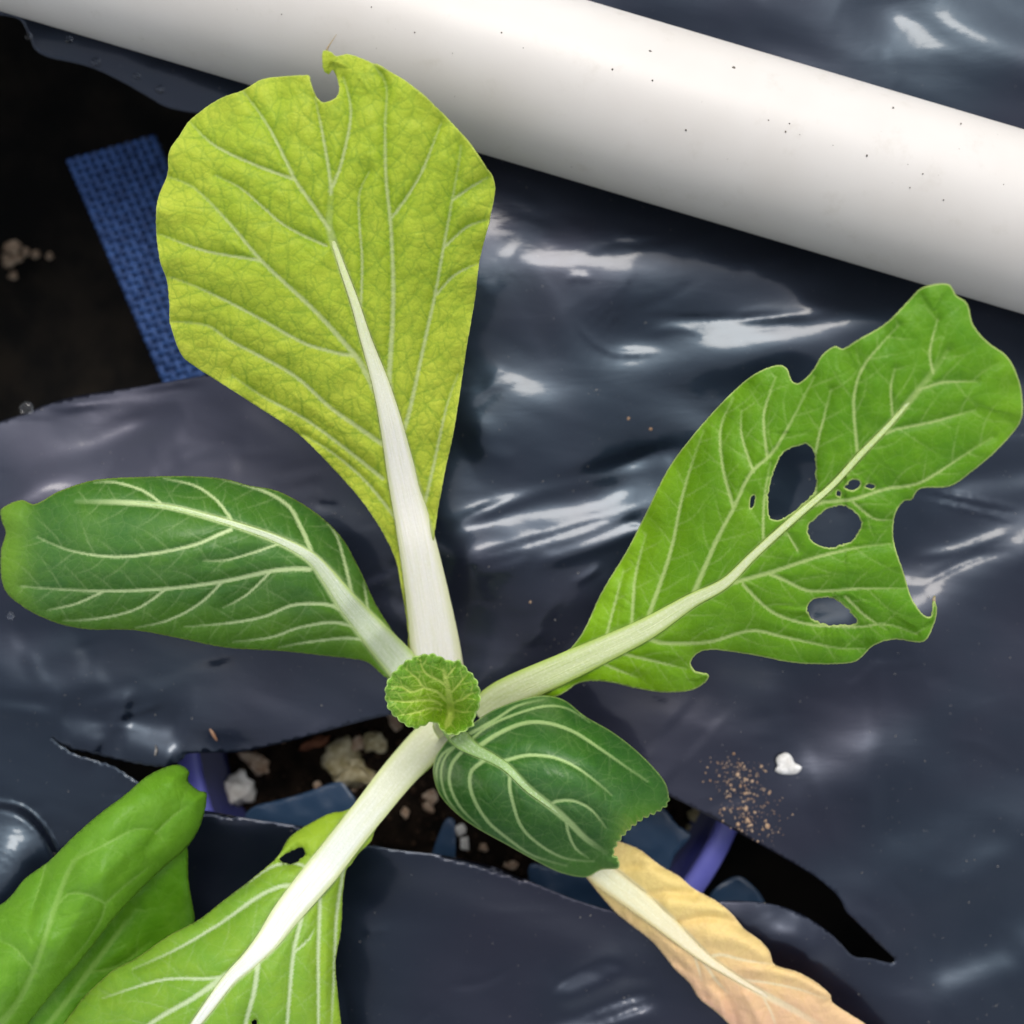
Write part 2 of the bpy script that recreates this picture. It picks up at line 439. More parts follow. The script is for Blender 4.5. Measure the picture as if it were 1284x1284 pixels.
def film_z(pts, full=True):
    """height of the film at photo pixels (taken on the z = 0 plane)"""
    N = len(pts)
    z = np.zeros(N)
    rot = np.array([[0.94, 0.34], [-0.34, 0.94]])
    q = pts @ rot.T
    q = np.stack([q[:, 0] * 0.45, q[:, 1]], 1)
    z += 0.0026 * fbm(q, 150.0, 2.0, 2) + 0.00022 * fbm(q, 46.0, 5.0, 2)
    z += 0.00005 * fbm(q, 20.0, 9.0, 2) * sstep(-0.1, 0.35, fbm(pts, 170.0, 3.0, 2))
    # sag beside the pipe, sag around the well, raised lip of the lower flap
    ax = np.array([1284.0, 385.0]) / math.hypot(1284, 385)
    dp = (pts[:, 0] - 642) * -ax[1] + (pts[:, 1] - 92) * ax[0]
    z -= 0.006 * np.exp(-(dp / 120.0) ** 2)
    cx = (pts[:, 0] - 120) / 260.0; cy = (pts[:, 1] - 300) / 260.0
    z -= 0.026 * np.exp(-(cx ** 2 + cy ** 2))
    d, _, _, sdl = seg_dist(pts, [(240,1015),(372,1035),(466,1059),(560,1073),(655,1101),(780,1145)], 160)
    z += np.where(d < 150, 0.007 * np.exp(-(d / 55.0) ** 2), 0) * np.where(sdl > 0, 1.0, 0.4)
    d, _, _, _ = seg_dist(pts, [(900,1150),(960,1165),(1010,1190)], 120)
    z += np.where(d < 110, 0.006 * np.exp(-(d / 40.0) ** 2), 0)
    # bulging fold in the lower left corner
    r = np.hypot(pts[:, 0] + 40, pts[:, 1] - 1130) - 131 - 5 * np.sin(pts[:, 0] * 0.05)
    z += 0.005 * (1 - sstep(-12, 3, r)) + 0.010 * (1 - sstep(-110, -4, r))
    z += np.where((r > -70) & (r < -30), 0.00006 * np.sin(r * 0.75), 0)
    for line, w, k in FOLDS:
        d, _, s, sd = seg_dist(pts, line, w * 4.5)
        m = d < w * 4.4
        if not m.any(): continue
        c = line[len(line) // 2]
        g = need_slope(c[0], c[1])
        t = line[-1][:2] - line[0][:2]; t = t / np.linalg.norm(t)
        nrm = np.array([-t[1], t[0]])                 # sd > 0 side, photo coordinates
        sl = (g[0] * nrm[0] + g[1] * -nrm[1]) * k
        u = d[m] * sd[m]
        L = np.linalg.norm(np.diff(line[:, :2], axis=0), axis=1).sum()
        fade = sstep(-0.02, 0.22, s[m] / L) * (1 - sstep(0.78, 1.02, s[m] / L))
        fade = fade * (0.95 + 0.18 * np.array([noise.noise(Vector((q_ / 90.0, w * 3.3, 1.7))) for q_ in s[m]]))
        um = u * KPX * HC; wm = w * KPX * HC
        Lm = L * KPX * HC
        at = float(np.clip((g[0] * t[0] - g[1] * t[1]) * k, -0.009 / Lm, 0.009 / Lm)) * float(sstep(120, 260, np.array(L)))      # the fold also rises a little along its length
        z[m] += (sl * um + at * (s[m] * KPX * HC - Lm / 2)) * np.exp(-um ** 2 / (2 * wm ** 2)) * fade
    for l, w, a in CREASES:
        lc = catmull(l, False, 8.0); L = np.linalg.norm(np.diff(lc, axis=0), axis=1).sum()
        d, _, s, _ = seg_dist(pts, lc, w * 4)
        z += np.where(d < w * 4, a * np.exp(-(d / w) ** 2) * sstep(0, 0.35, s / L) * (1 - sstep(0.65, 1.0, s / L)), 0)
    return z

def build_film():
    far = [(-1500,-1500),(2800,-1500),(2800,2800),(-1500,2800)]
    far_l = []
    for i in range(4):
        a = np.array(far[i], float); b = np.array(far[(i + 1) % 4], float)
        far_l += [a + (b - a) * t for t in np.arange(0, 1, 0.04)]
    far_l = np.array(far_l)
    p1 = hexgrid(-50, -50, 1334, 1334, 4.6, rng)
    p2 = hexgrid(-1480, -1480, 2780, 2780, 60, rng)
    p2 = p2[~((p2[:, 0] > -60) & (p2[:, 0] < 1344) & (p2[:, 1] > -60) & (p2[:, 1] < 1344))]
    p3 = hexgrid(-340, -120, -56, 660, 12, rng)
    p2 = p2[~((p2[:, 0] > -350) & (p2[:, 0] < -40) & (p2[:, 1] > -130) & (p2[:, 1] < 670))]
    pts = np.concatenate([p1, p2, p3])
    for lp in (slit_l, well_l):
        pts = pts[~inside(lp, pts)]
        d, _, _, _ = seg_dist(pts, np.vstack([lp, lp[:1]]), 4)
        pts = pts[d > 2.0]
    V, F = triangulate([far_l, slit_l, well_l], pts)
    z = film_z(V)
    co = PA(V, z)
    o = mesh_obj("plastic_sheet", co, F, FILM)
    s = o.modifiers.new("thickness", 'SOLIDIFY'); s.thickness = 0.00018; s.offset = -1
    return o

FILM = film_mat()
film = build_film()
tag(film, "glossy black plastic film with wrinkles and a long torn slit round the plant", "plastic film")

# ------------------------------------------------------------------ leaves
def make_leaf(name, outline, ctrl, mid, veins, mat, ribmat, parent, holes=(), sp=2.3, seed=1, puff=0.0016, puff_l=11.0,
              wave=(0.0, 60.0), noise_amp=0.0008, tone=None, tert=(30, 90, 1.3), teeth=None, edge_drop=(0.0, 20.0),
              rib=True, rib_h=0.10, rib_d=0.32, thick=0.00045, rib_to=None, creases=(), vpale=1.0, rib_lift=0.0):
    rg = np.random.default_rng(seed)
    rnd = random.Random(seed)
    lp = catmull(outline, True, sp)
    if teeth:
        amp, per, flt = teeth
        nxt = np.roll(lp, -1, 0) - np.roll(lp, 1, 0)
        nn = np.stack([nxt[:, 1], -nxt[:, 0]], 1); nn /= np.linalg.norm(nn, axis=1)[:, None] + 1e-9
        ar = np.concatenate([[0], np.cumsum(np.linalg.norm(np.diff(lp, axis=0), axis=1))])
        k = np.array([1.0 if flt(x, y) else 0.0 for x, y in lp])
        lp = lp + nn * (amp * (np.abs(np.sin(ar * math.pi / per)) - 0.5) * k)[:, None]
    else:
        lp = lp + rg.normal(0, 0.16, lp.shape)
    hl = []
    for h in holes:
        q = catmull(h, True, sp); a_ = min(1.0, len(q) / 30.0)
        hl.append(q + np.array([[1.5 * a_ * noise.noise(Vector((x * 0.16, y * 0.16, 1.0))) + rg.normal(0, 0.35 * a_), 1.5 * a_ * noise.noise(Vector((x * 0.16, y * 0.16, 9.0))) + rg.normal(0, 0.35 * a_)] for x, y in q]))
    x0, y0 = lp.min(0) - 2; x1, y1 = lp.max(0) + 2
    pts = hexgrid(x0, y0, x1, y1, sp, rg)
    pts = pts[inside(lp, pts)]
    for h in hl: pts = pts[~inside(h, pts)]
    edge_lines = [np.vstack([l, l[:1]]) for l in [lp] + hl]
    for l in edge_lines:
        d, _, _, _ = seg_dist(pts, l, sp)
        pts = pts[d > sp * 0.5]
    V, F = triangulate([lp] + hl, pts)
    N = len(V)
    midc = catmull(mid, False, 6.0)
    base_tps = TPS(ctrl)
    # tertiary veins: grown off the traced ones until they meet another vein or the margin
    gx, gy = int(x1 - x0) + 2, int(y1 - y0) + 2
    occ = np.zeros((gy, gx), np.int32)
    yy, xx = np.mgrid[0:gy, 0:gx]
    cells = np.stack([xx.ravel() + x0, yy.ravel() + y0], 1).astype(float)
    ins = inside(lp, cells)
    for h in hl: ins &= ~inside(h, cells)
    ins = ins.reshape(gy, gx)
    vl = [(catmull([(a, b) for a, b in v[0]], False, 4.0), v[1] * 0.76, v[2] * 0.85) for v in veins]
    def mark(line, i, r=1):
        for x, y in line[:, :2]:
            ix, iy = int(x - x0), int(y - y0)
            if 0 <= ix < gx and 0 <= iy < gy: occ[max(0, iy - r):iy + r + 1, max(0, ix - r):ix + r + 1] = i
    for i, (l, a, b) in enumerate(vl): mark(l, i + 2)
    mark(midc, 1, 2)
    fine = []
    if tert:
        gap, maxl, w0 = tert
        parents = [(l, i + 2) for i, (l, a, b) in enumerate(vl)] + [(midc[:, :2], 1)]
        gen = 0
        nid = len(vl) + 10
        for gen in range(1):
            newp = []
            for l, pid in parents:
                step = np.linalg.norm(np.diff(l, axis=0), axis=1).mean()
                g = gap if gen == 0 else gap * 0.8
                i = rnd.uniform(0.3, 1.0) * g / step; side = rnd.choice((-1, 1))
                while i < len(l) - 1:
                    a = l[int(i)]; t = l[min(int(i) + 1, len(l) - 1)] - l[max(int(i) - 1, 0)]
                    th = math.atan2(t[1], t[0]) + side * math.radians(rnd.uniform(46, 58))
                    bend = -side * rnd.uniform(0.008, 0.02); p = np.array(a, float); path = [p.copy()]
                    mx = maxl * rnd.uniform(0.5, 1.1) * (1.0 if gen == 0 else 0.45)
                    run = 0
                    while run < mx:
                        th += bend + rnd.gauss(0, 0.035)
                        p = p + 2.0 * np.array([math.cos(th), math.sin(th)]); run += 2
                        ix, iy = int(p[0] - x0), int(p[1] - y0)
                        if not (0 <= ix < gx and 0 <= iy < gy) or not ins[iy, ix]: break
                        path.append(p.copy())
                        o = occ[iy, ix]
                        if o and o != pid and run > 5: break
                    if len(path) > 4:
                        pa = np.array(path); nid += 1
                        fine.append((pa, w0 * (1.0 if gen == 0 else 0.7), 0.45))
                        mark(pa, nid, 0); newp.append((pa, nid))
                    side = -side
                    i += rnd.uniform(0.5, 0.9) * g / step
            parents = newp
    # distances
    dm, wm, sm, sdm = seg_dist(V, midc, 80)
    dm = np.where(dm > 1e8, 80, dm)
    vein = np.zeros(N); fin = np.zeros(N); near = np.maximum(dm - wm * 0.5, 0)
    MT = np.linalg.norm(np.diff(midc[:, :2], axis=0), axis=1).sum()
    vein = np.maximum(vein, (1 - sstep(wm * 0.42, wm * 0.5 + 3.0, dm)) * (1 - 0.85 * sstep(0.84, 1.0, sm / MT)))
    def vdist(line, wa, wb, reach=26):
        L = np.linalg.norm(np.diff(line, axis=0), axis=1).sum()
        d, _, s, _ = seg_dist(V, line, reach)
        w = wa + (wb * 0.7 - wa) * np.clip(s / max(L, 1e-6), 0, 1) ** 0.8
        return d, w, np.clip(s / max(L, 1e-6), 0, 1)
    for l, a, b in vl:
        d, w, fr = vdist(l, a, b)
        vein = np.maximum(vein, (1 - sstep(w * 0.30, w * 0.5 + 1.5, d)) * vpale * (1 - 0.7 * sstep(0.6, 1.0, fr)))
        near = np.minimum(near, np.where(d > 1e8, 99, np.maximum(d - w * 0.4, 0)))
    near_f = near.copy()
    for l, a, b in fine:
        d, w, fr = vdist(l, a, b, 10)
        fin = np.maximum(fin, (1 - sstep(w * 0.2, w * 0.5 + 1.3, d)) * (1 - 0.85 * sstep(0.3, 1.0, fr)))
        near_f = np.minimum(near_f, np.where(d > 1e8, 99, d))
    de = np.full(N, 1e9); se = np.zeros(N)
    for k, l in enumerate(edge_lines):
        d, _, s, _ = seg_dist(V, l, 60)
        if k == 0: se = s
        de = np.minimum(de, d)
    de = np.where(de > 1e8, 60, de)
    z = base_tps(V)
    z = z + puff * (1 - np.exp(-near / puff_l)) + puff * 0.15 * (1 - np.exp(-near_f / 5.0))
    if noise_amp: z = z + noise_amp * fbm(V, 42.0, seed * 1.7, 2) * (1 - np.exp(-near / 10.0))
    if rib: z = z - (0.0006 + 0.00006 * wm) * (1 - sstep(wm * 0.30, wm * 0.5, dm)) * (1 - sstep(-70, -25, sm - MT * (rib_to or 1.0)))
    if wave[0]: z = z + wave[0] * np.sin(se / wave[1] * 2 * math.pi + 1.3 * np.sin(se / wave[1] * 1.7)) * np.exp(-de / 22.0)
    if edge_drop[0]: z = z - edge_drop[0] * np.exp(-(de / edge_drop[1]) ** 1.0)
    for l, w, a in creases:
        d, _, s, _ = seg_dist(V, catmull(l, False, 5.0), w * 4)
        z = z + np.where(d < w * 4, 0.7 * a * np.exp(-(d / w) ** 2), 0)
    o = mesh_obj(name, PA(V, z), F, mat, parent)
    me = o.data
    uvl = me.uv_layers.new(name="flat")
    li = np.zeros(len(me.loops), np.int32); me.loops.foreach_get("vertex_index", li)
    uvl.data.foreach_set("uv", (V[li] / 100.0).astype(np.float32).ravel())
    fattr(me, "vein", vein); fattr(me, "fine", fin); fattr(me, "edge", de)
    fattr(me, "tone", np.clip(tone(V, de, near) if tone else np.full(N, 0.4), 0, 1))
    s = o.modifiers.new("thickness", 'SOLIDIFY'); s.thickness = thick; s.offset = -1
    if rib:
        c = catmull([m for m in mid], False, 4.0)
        if rib_to: c = c[:max(4, int(len(c) * rib_to))]
        n = len(c)
        zc = base_tps(c) + rib_lift
        t = np.gradient(c[:, :2], axis=0); t /= np.linalg.norm(t, axis=1)[:, None]
        nn = np.stack([-t[:, 1], t[:, 0]], 1)
        M = 22
        verts = []; faces = []; uvs = []; al = []; ac = []
        arc = np.concatenate([[0], np.cumsum(np.linalg.norm(np.diff(c[:, :2], axis=0), axis=1))])
        for i in range(n):
            hw = c[i, 2] * 0.5
            wmet = c[i, 2] * KPX * (HC - zc[i])
            end = float(sstep(0, 1, np.array(min(1.0, (n - 1 - i) / 26.0))))
            for j in range(M):
                a = 2 * math.pi * j / M
                u = math.cos(a)
                if math.sin(a) >= 0:
                    zz = wmet * rib_h * (1 - abs(u) ** 3.0) * (1 - 0.22 * math.exp(-(u / 0.38) ** 2)) + 0.0002
                else: zz = -wmet * rib_d * math.sqrt(max(0, 1 - u * u))
                zz *= 0.3 + 0.7 * end
                q = c[i, :2] + nn[i] * hw * u * (0.7 + 0.3 * end)
                verts.append(P(q[0], q[1], zc[i] + zz + 0.0002 * end - 0.0009 * (1 - end)))
                uvs.append((u * hw / 100.0 + 3.0, arc[i] / 100.0)); al.append(arc[i] / arc[-1]); ac.append(abs(u))
        for i in range(n - 1):
            for j in range(M):
                k = (j + 1) % M
                faces.append((i * M + j, i * M + k, (i + 1) * M + k, (i + 1) * M + j))
        faces.append(tuple(range(M))[::-1]); faces.append(tuple((n - 1) * M + j for j in range(M)))
        r = mesh_obj("midrib", verts, faces, ribmat, o)
        bm = bmesh.new(); bm.from_mesh(r.data); bmesh.ops.recalc_face_normals(bm, faces=bm.faces); bm.to_mesh(r.data); bm.free()
        uvl = r.data.uv_layers.new(name="flat")
        li = np.zeros(len(r.data.loops), np.int32); r.data.loops.foreach_get("vertex_index", li)
        uvl.data.foreach_set("uv", np.array(uvs, np.float32)[li].ravel())
        fattr(r.data, "along", al); fattr(r.data, "across", ac)
    return o

plant = empty("bok_choy", P(562, 905, -0.044))
tag(plant, "leafy bok choy with seven leaves rising through the slit in the black film", "vegetable plant")
bpy.context.view_layer.update()
PINV = plant.matrix_world.inverted()
def adopt(o):
    o.parent = plant; o.matrix_parent_inverse = PINV
    return o

M_yel = leaf_mat("leaf_yellowgreen", (0.34, 0.49, 0.026), (0.62, 0.66, 0.075), (0.62, 0.68, 0.34), (0.52, 0.60, 0.12), net=(0.34, 10.0),
                 netcol=(0.20, 0.34, 0.030), mott=0.4, rough=0.5, spec=0.18, trans=0.30, bumpn=0.26, edgew=1.6, veinmix=0.7, fine=0.6, netw=0.11)
M_dark = leaf_mat("leaf_deepgreen", (0.040, 0.140, 0.018), (0.16, 0.32, 0.015), (0.52, 0.64, 0.30), (0.28, 0.42, 0.06), net=(0.04, 9.0),
                  mott=0.25, rough=0.42, spec=0.34, trans=0.18, bumpn=0.16, edgew=2.2, veinmix=0.95, fine=0.14)
M_holed = leaf_mat("leaf_holed", (0.085, 0.250, 0.006), (0.22, 0.42, 0.008), (0.50, 0.62, 0.22), (0.50, 0.60, 0.20), net=(0.05, 9.0),
                   mott=0.3, rough=0.46, spec=0.22, trans=0.25, bumpn=0.16, edgew=2.6, veinmix=0.75, fine=0.2)
M_curl = leaf_mat("leaf_dark_curled", (0.024, 0.098, 0.014), (0.11, 0.28, 0.02), (0.36, 0.50, 0.19), (0.36, 0.52, 0.14), net=(0.06, 9.0),
                  mott=0.22, rough=0.40, spec=0.36, trans=0.10, bumpn=0.16, edgew=2.4, veinmix=0.92, fine=0.10)
M_small = leaf_mat("leaf_small_crinkled", (0.12, 0.31, 0.020), (0.28, 0.46, 0.015), (0.56, 0.68, 0.14), (0.45, 0.62, 0.18), net=(0.22, 18.0),
                   mott=0.35, rough=0.36, spec=0.35, trans=0.22, bumpn=0.35, edgew=2.2, veinmix=0.95, fine=0.5)
M_low = leaf_mat("leaf_lightgreen", (0.16, 0.36, 0.035), (0.34, 0.50, 0.03), (0.70, 0.78, 0.52), (0.40, 0.52, 0.10), net=(0.03, 8.0),
                 mott=0.4, rough=0.46, spec=0.24, trans=0.28, bumpn=0.2, edgew=1.8, veinmix=0.7, fine=0.10)
M_nb = leaf_mat("leaf_neighbour", (0.075, 0.225, 0.006), (0.16, 0.35, 0.02), (0.28, 0.46, 0.10), (0.20, 0.38, 0.02), net=(0.05, 6.0),
                mott=0.45, rough=0.44, spec=0.26, trans=0.2, bumpn=0.22, edgew=1.5, veinmix=0.45, fine=0.12)
M_dry = leaf_mat("leaf_withered", (0.84, 0.66, 0.24), (0.78, 0.49, 0.32), (0.80, 0.76, 0.52), (0.82, 0.62, 0.34), net=(0.10, 10.0), netcol=(0.60, 0.36, 0.12),
                 mott=0.3, rough=0.55, spec=0.3, trans=0.25, bumpn=0.3, edgew=2.0, veinmix=0.6, fine=0.2)
R_white = rib_mat("rib_white", (0.76, 0.73, 0.66), (0.58, 0.66, 0.28), (0.58, 0.59, 0.34))
R_green = rib_mat("rib_palegreen", (0.60, 0.65, 0.36), (0.50, 0.62, 0.24), (0.36, 0.48, 0.08))
R_left = rib_mat("rib_left", (0.60, 0.66, 0.48), (0.44, 0.58, 0.25), (0.36, 0.48, 0.12))
R_low = rib_mat("rib_lower", (0.60, 0.61, 0.42), (0.67, 0.69, 0.64), (0.50, 0.55, 0.24), 0.38, (0.05, 0.35))
R_curl = rib_mat("rib_curl", (0.30, 0.44, 0.18), (0.34, 0.48, 0.18), (0.22, 0.36, 0.08))
R_dry = rib_mat("rib_dry", (0.68, 0.67, 0.44), (0.74, 0.62, 0.42), (0.60, 0.50, 0.22), 0.5)

# 1 --- the large yellow-green leaf
L1_out = [(386,94),(350,96),(327,100),(305,113),(273,125),(239,150),(225,170),(212,190),(210,218),(200,243),(196,261),(196,294),(201,329),(209,351),(212,380),(214,408),(227,444),(245,460),(270,476),(323,510),
          (375,545),(420,590),(455,630),(480,668),(497,705),(505,745),(512,790),(516,830),(550,850),(575,826),(562,770),(548,712),(543,680),(548,645),(556,600),(566,555),(574,510),(585,437),(596,372),(601,329),(613,279),(621,233),(608,208),(585,175),(556,143),(527,116),(502,97),
          (467,79),(438,68),(421,70),(415,65),(405,64),(404,75),(406,89),(413,93),(417,88),(422,97),(425,109),(423,120),(415,126),(404,128),(397,123),(391,109),(388,96)]
L1_mid = [(550,852,66),(546,815,63),(538,760,56),(523,680,47),(505,600,37),(490,530,28),(477,480,21),(459,426,14),(445,380,10.5),(427,329,8),(413,286,6.5),(414,262,6),(415,243,5)]
L1_v = [([(415,243),(413,218),(404,165),(395,122)],5,2), ([(414,240),(427,208),(440,143),(431,97)],4.5,2.2),
        ([(413,288),(393,258),(370,225),(338,161),(305,114)],6,2.2), ([(370,225),(323,208),(270,183),(239,154)],4,2),
        ([(470,490),(452,455),(438,437),(395,390),(330,329),(287,279),(244,236),(212,222)],9,2.2), ([(330,329),(323,326),(259,315),(201,294)],3.4,1.8),
        ([(442,446),(425,443),(381,430),(316,394),(252,362),(212,347)],4.5,2), ([(484,560),(448,535),(413,510),(366,469),(287,426),(259,408),(216,403)],7,2),
        ([(480,600),(430,560),(380,524),(330,497),(290,470)],5,2), ([(496,650),(460,605),(420,570),(380,545)],4,1.6),
        ([(409,308),(380,295),(352,279),(302,236),(270,220)],2.6,1.6),
        ([(490,490),(488,476),(492,408),(493,355),(490,283),(484,222),(483,157),(484,107),(467,79)],8,2.4), ([(492,272),(513,243),(531,211),(553,154)],3.2,2),
        ([(505,545),(515,509),(533,426),(545,372),(556,311),(567,251),(576,200),(578,182)],6,2.2), ([(528,650),(540,600),(560,510),(574,469)],5,1.8),
        ([(452,390),(454,329),(450,247),(463,215)],2.6,1.6), ([(545,372),(570,345),(600,330)],2.6,1.6), ([(556,311),(585,285),(612,275)],2.6,1.6), ([(567,251),(590,235),(612,222)],2.6,1.5)]
L1_c = [(550,850,.012),(523,680,.032),(490,530,.050),(459,426,.063),(413,286,.076),(410,100,.084),(200,280,.070),(227,444,.054),(350,530,.048),(620,233,.078),(592,400,.056),(560,590,.040),(300,180,.080),(530,180,.084),(340,330,.074),(530,330,.070),(470,660,.030),(250,150,.074)]
adopt(make_leaf("leaf", L1_out, L1_c, L1_mid, L1_v, M_yel, R_white, None, seed=3, sp=2.3, rib_to=0.97, puff=0.0021, puff_l=10, wave=(0.0014, 85), noise_amp=0.0011,
     tone=lambda V, de, nr: 0.30 + 0.30 * sstep(280, 560, V[:, 1]) + 0.22 * np.exp(-de / 26.0) - 0.28 * np.exp(-nr / 4.0) + 0.1 * sstep(330, 220, V[:, 0]), tert=(26, 80, 1.5)))["label"] = "large yellowish green leaf with a bitten notch at its tip"

# 2 --- deep green leaf to the left
L2_out = [(2,638),(26,627),(44,632),(74,616),(118,602),(174,598),(235,597),(279,600),(314,609),(349,616),(392,640),(427,672),(451,714),(471,757),(493,792),(515,823),(512,840),(488,851),(462,831),(440,826),(414,823),(349,816),(283,812),(218,799),(166,790),(109,789),(65,779),(26,759),(4,735),(1,692),(7,668),(2,653)]
L2_mid = [(512,846,40),(501,831,42),(471,797,36),(436,757,28),(410,722,20),(388,698,14),(349,677,10),(305,661,7.5),(262,648,6),(209,635,4.5),(153,630,3.5),(96,629,2.5)]
L2_v = [([(388,714),(376,713),(340,716),(279,729),(209,738),(131,741),(61,738),(26,735)],7,2.2), ([(290,664),(275,670),(244,683),(192,694),(140,698),(87,690),(48,674)],5,2),
        ([(428,766),(418,760),(401,757),(366,759),(331,773),(288,781),(231,786)],5,1.8), ([(440,785),(425,781),(406,781),(371,788),(340,799),(292,805)],4,1.6), ([(456,803),(440,800),(419,801),(375,807),(349,812)],3.5,1.5),
        ([(392,697),(385,678),(377,661),(362,635),(331,616),(279,601)],7,2.6), ([(442,750),(438,730),(432,705),(421,670),(405,650)],5.5,2), ([(463,775),(460,755),(456,730)],4,1.6),
        ([(290,652),(282,640),(270,626),(244,609),(205,600)],4,1.6), ([(204,633),(190,622),(174,613),(144,605),(118,605)],3.6,1.6), ([(355,680),(320,692),(285,702),(255,703)],2.8,1.4),
        ([(279,729),(250,757),(210,778),(170,787)],3,1.5), ([(209,738),(170,764),(120,776),(80,778)],2.8,1.5), ([(131,741),(95,757),(60,765)],2.4,1.4), ([(340,716),(310,745),(280,762)],2.6,1.4)]
L2_c = [(512,846,.016),(470,797,.034),(436,757,.047),(388,698,.060),(305,661,.070),(209,640,.069),(100,640,.062),(5,650,.044),(8,720,.048),(200,715,.071),(320,735,.062),(100,715,.064),
        (300,812,.042),(110,788,.047),(430,825,.030),(235,598,.052),(340,614,.050),(425,672,.038),(470,757,.030),(120,603,.053),(512,823,.014)]
adopt(make_leaf("leaf", L2_out, L2_c, L2_mid, L2_v, M_dark, R_left, None, seed=5, sp=2.1, rib_to=0.93, puff=0.0013, puff_l=9, wave=(0.0007, 70), noise_amp=0.0006, edge_drop=(0.0045, 10),
     tone=lambda V, de, nr: 0.12 + 0.75 * np.exp(-((V[:, 0] - 500) ** 2 + (V[:, 1] - 815) ** 2) / 75.0 ** 2) + 0.75 * sstep(55, 0, V[:, 0]) + 0.5 * sstep(735, 800, V[:, 1]) * sstep(470, 330, V[:, 0]) * 0.6, tert=(26, 70, 1.4)))["label"] = "deep green oblong leaf with pale curved veins"

# 3 --- the leaf eaten full of holes
L3_out = [(600,884),(640,858),(696,829),(728,797),(754,743),(786,690),(813,637),(840,584),(882,530),(920,490),(946,469),(973,458),(986,461),(993,477),(1002,480),(1018,466),(1031,445),(1047,434),(1057,437),(1079,424),(1111,405),(1138,378),(1154,362),(1175,356),(1191,357),(1199,370),(1213,381),(1221,408),(1239,429),(1261,445),(1274,466),(1282,498),(1279,530),(1250,565),
          (1218,592),(1191,610),(1154,613),(1143,627),(1133,629),(1122,647),(1121,679),(1133,717),(1143,749),(1157,770),(1167,773),(1171,754),(1175,765),(1170,786),(1157,805),(1122,802),(1095,810),(1074,829),(1042,833),(994,831),(946,822),(898,815),(877,818),(866,831),(872,842),(888,846),(885,855),(866,866),(829,868),(797,863),(760,855),(728,856),(701,872),(660,885),(605,902)]
L3_holes = [[(1010,557),(1021,568),(1022,594),(1022,615),(1005,634),(983,650),(968,652),(963,637),(965,610),(973,584),(986,565)],
            [(1037,639),(1058,634),(1074,645),(1080,658),(1069,677),(1047,686),(1029,685),(1015,674),(1014,661),(1023,650)],
            [(1013,759),(1026,750),(1045,751),(1061,762),(1074,778),(1073,783),(1042,784),(1021,778),(1013,770)],
            [(1059,610),(1069,602),(1078,604),(1077,611),(1066,615)], [(1085,610),(1090,607),(1097,609),(1093,613)], [(941,625),(946,621),(945,634),(941,637)], [(1050,615),(1054,617),(1053,623),(1049,621)]]
L3_mid = [(598,896,36),(632,872,40),(706,838,37),(760,813,32),(813,787,27),(866,754,18),(909,731,13),(946,695,10),(999,647,8.5),(1042,610,7),(1079,570,7.5),(1122,525,6),(1170,466,4.5),(1188,440,3)]
L3_v = [([(808,787),(813,773),(840,695),(856,621),(872,568),(882,541)],7,2.2), ([(787,797),(792,781),(797,722),(810,669)],5,2), ([(752,813),(760,797),(773,749),(782,715)],4,1.6),
        ([(862,756),(869,746),(898,679),(920,637),(941,594),(968,568),(994,525),(1021,472)],8,2.6), ([(920,637),(906,584),(904,536),(920,498)],4.6,2), ([(962,572),(958,520),(973,472)],3.6,1.8),
        ([(945,592),(930,546),(930,514)],2.8,1.6), ([(957,682),(958,630),(966,580)],3.4,2.2), ([(1023,622),(1022,573),(1034,520),(1042,488)],3.6,1.8), ([(1076,572),(1074,555),(1071,498),(1085,456),(1127,408)],4.4,2),
        ([(1120,527),(1117,488),(1122,462)],2.6,1.5), ([(905,735),(918,731),(968,717),(1026,698),(1079,686),(1117,682)],7,2.6), ([(964,719),(985,728),(1016,741),(1079,738),(1138,738)],4.6,2),
        ([(805,797),(830,806),(888,805),(941,791),(984,799),(1053,813),(1085,813)],6,2), ([(932,733),(950,752),(973,770),(1016,783),(1074,786),(1112,783),(1150,795)],4,1.8),
        ([(1015,637),(1030,630),(1069,626),(1111,613),(1154,605),(1213,568),(1245,548)],5,2), ([(772,815),(786,821),(829,831),(861,839)],4,1.6), ([(1060,748),(1085,772),(1112,790)],3,1.6),
        ([(1100,548),(1125,538),(1165,530),(1223,514)],3.4,1.7), ([(1150,490),(1180,480),(1225,478)],2.8,1.5), ([(1170,468),(1166,440),(1176,400)],2.6,1.5), ([(740,825),(770,838),(800,850)],3,1.4), ([(1000,690),(985,665)],2.6,2.0), ([(1070,630),(1095,650),(1118,652)],2.6,1.5)]
L3_c = [(600,896,.012),(640,868,.024),(706,838,.036),(760,813,.044),(813,787,.052),(909,731,.068),(1042,610,.086),(1170,466,.100),(1190,357,.103),(1282,500,.094),(840,584,.058),(786,690,.045),(973,458,.084),(866,866,.040),(900,800,.058),(1042,833,.058),(1160,800,.070),(1122,680,.082),(1100,740,.076),(920,600,.076),(1080,440,.098),(1200,600,.090)]
adopt(make_leaf("leaf", L3_out, L3_c, L3_mid, L3_v, M_holed, R_green, None, holes=L3_holes, seed=8, sp=2.3, rib_to=0.95, puff=0.0015, puff_l=10, wave=(0.0012, 70), noise_amp=0.0008, edge_drop=(0.0015, 10),
     tone=lambda V, de, nr: 0.30 + 0.40 * np.exp(-de / 24.0) * sstep(1000, 800, V[:, 0]) + 0.5 * sstep(900, 720, V[:, 0]) - 0.15 * sstep(900, 1100, V[:, 0]) + 0.25 * sstep(1200, 1284, V[:, 0]), tert=(27, 75, 1.4)))["label"] = "long green leaf eaten through with holes and ragged edges"

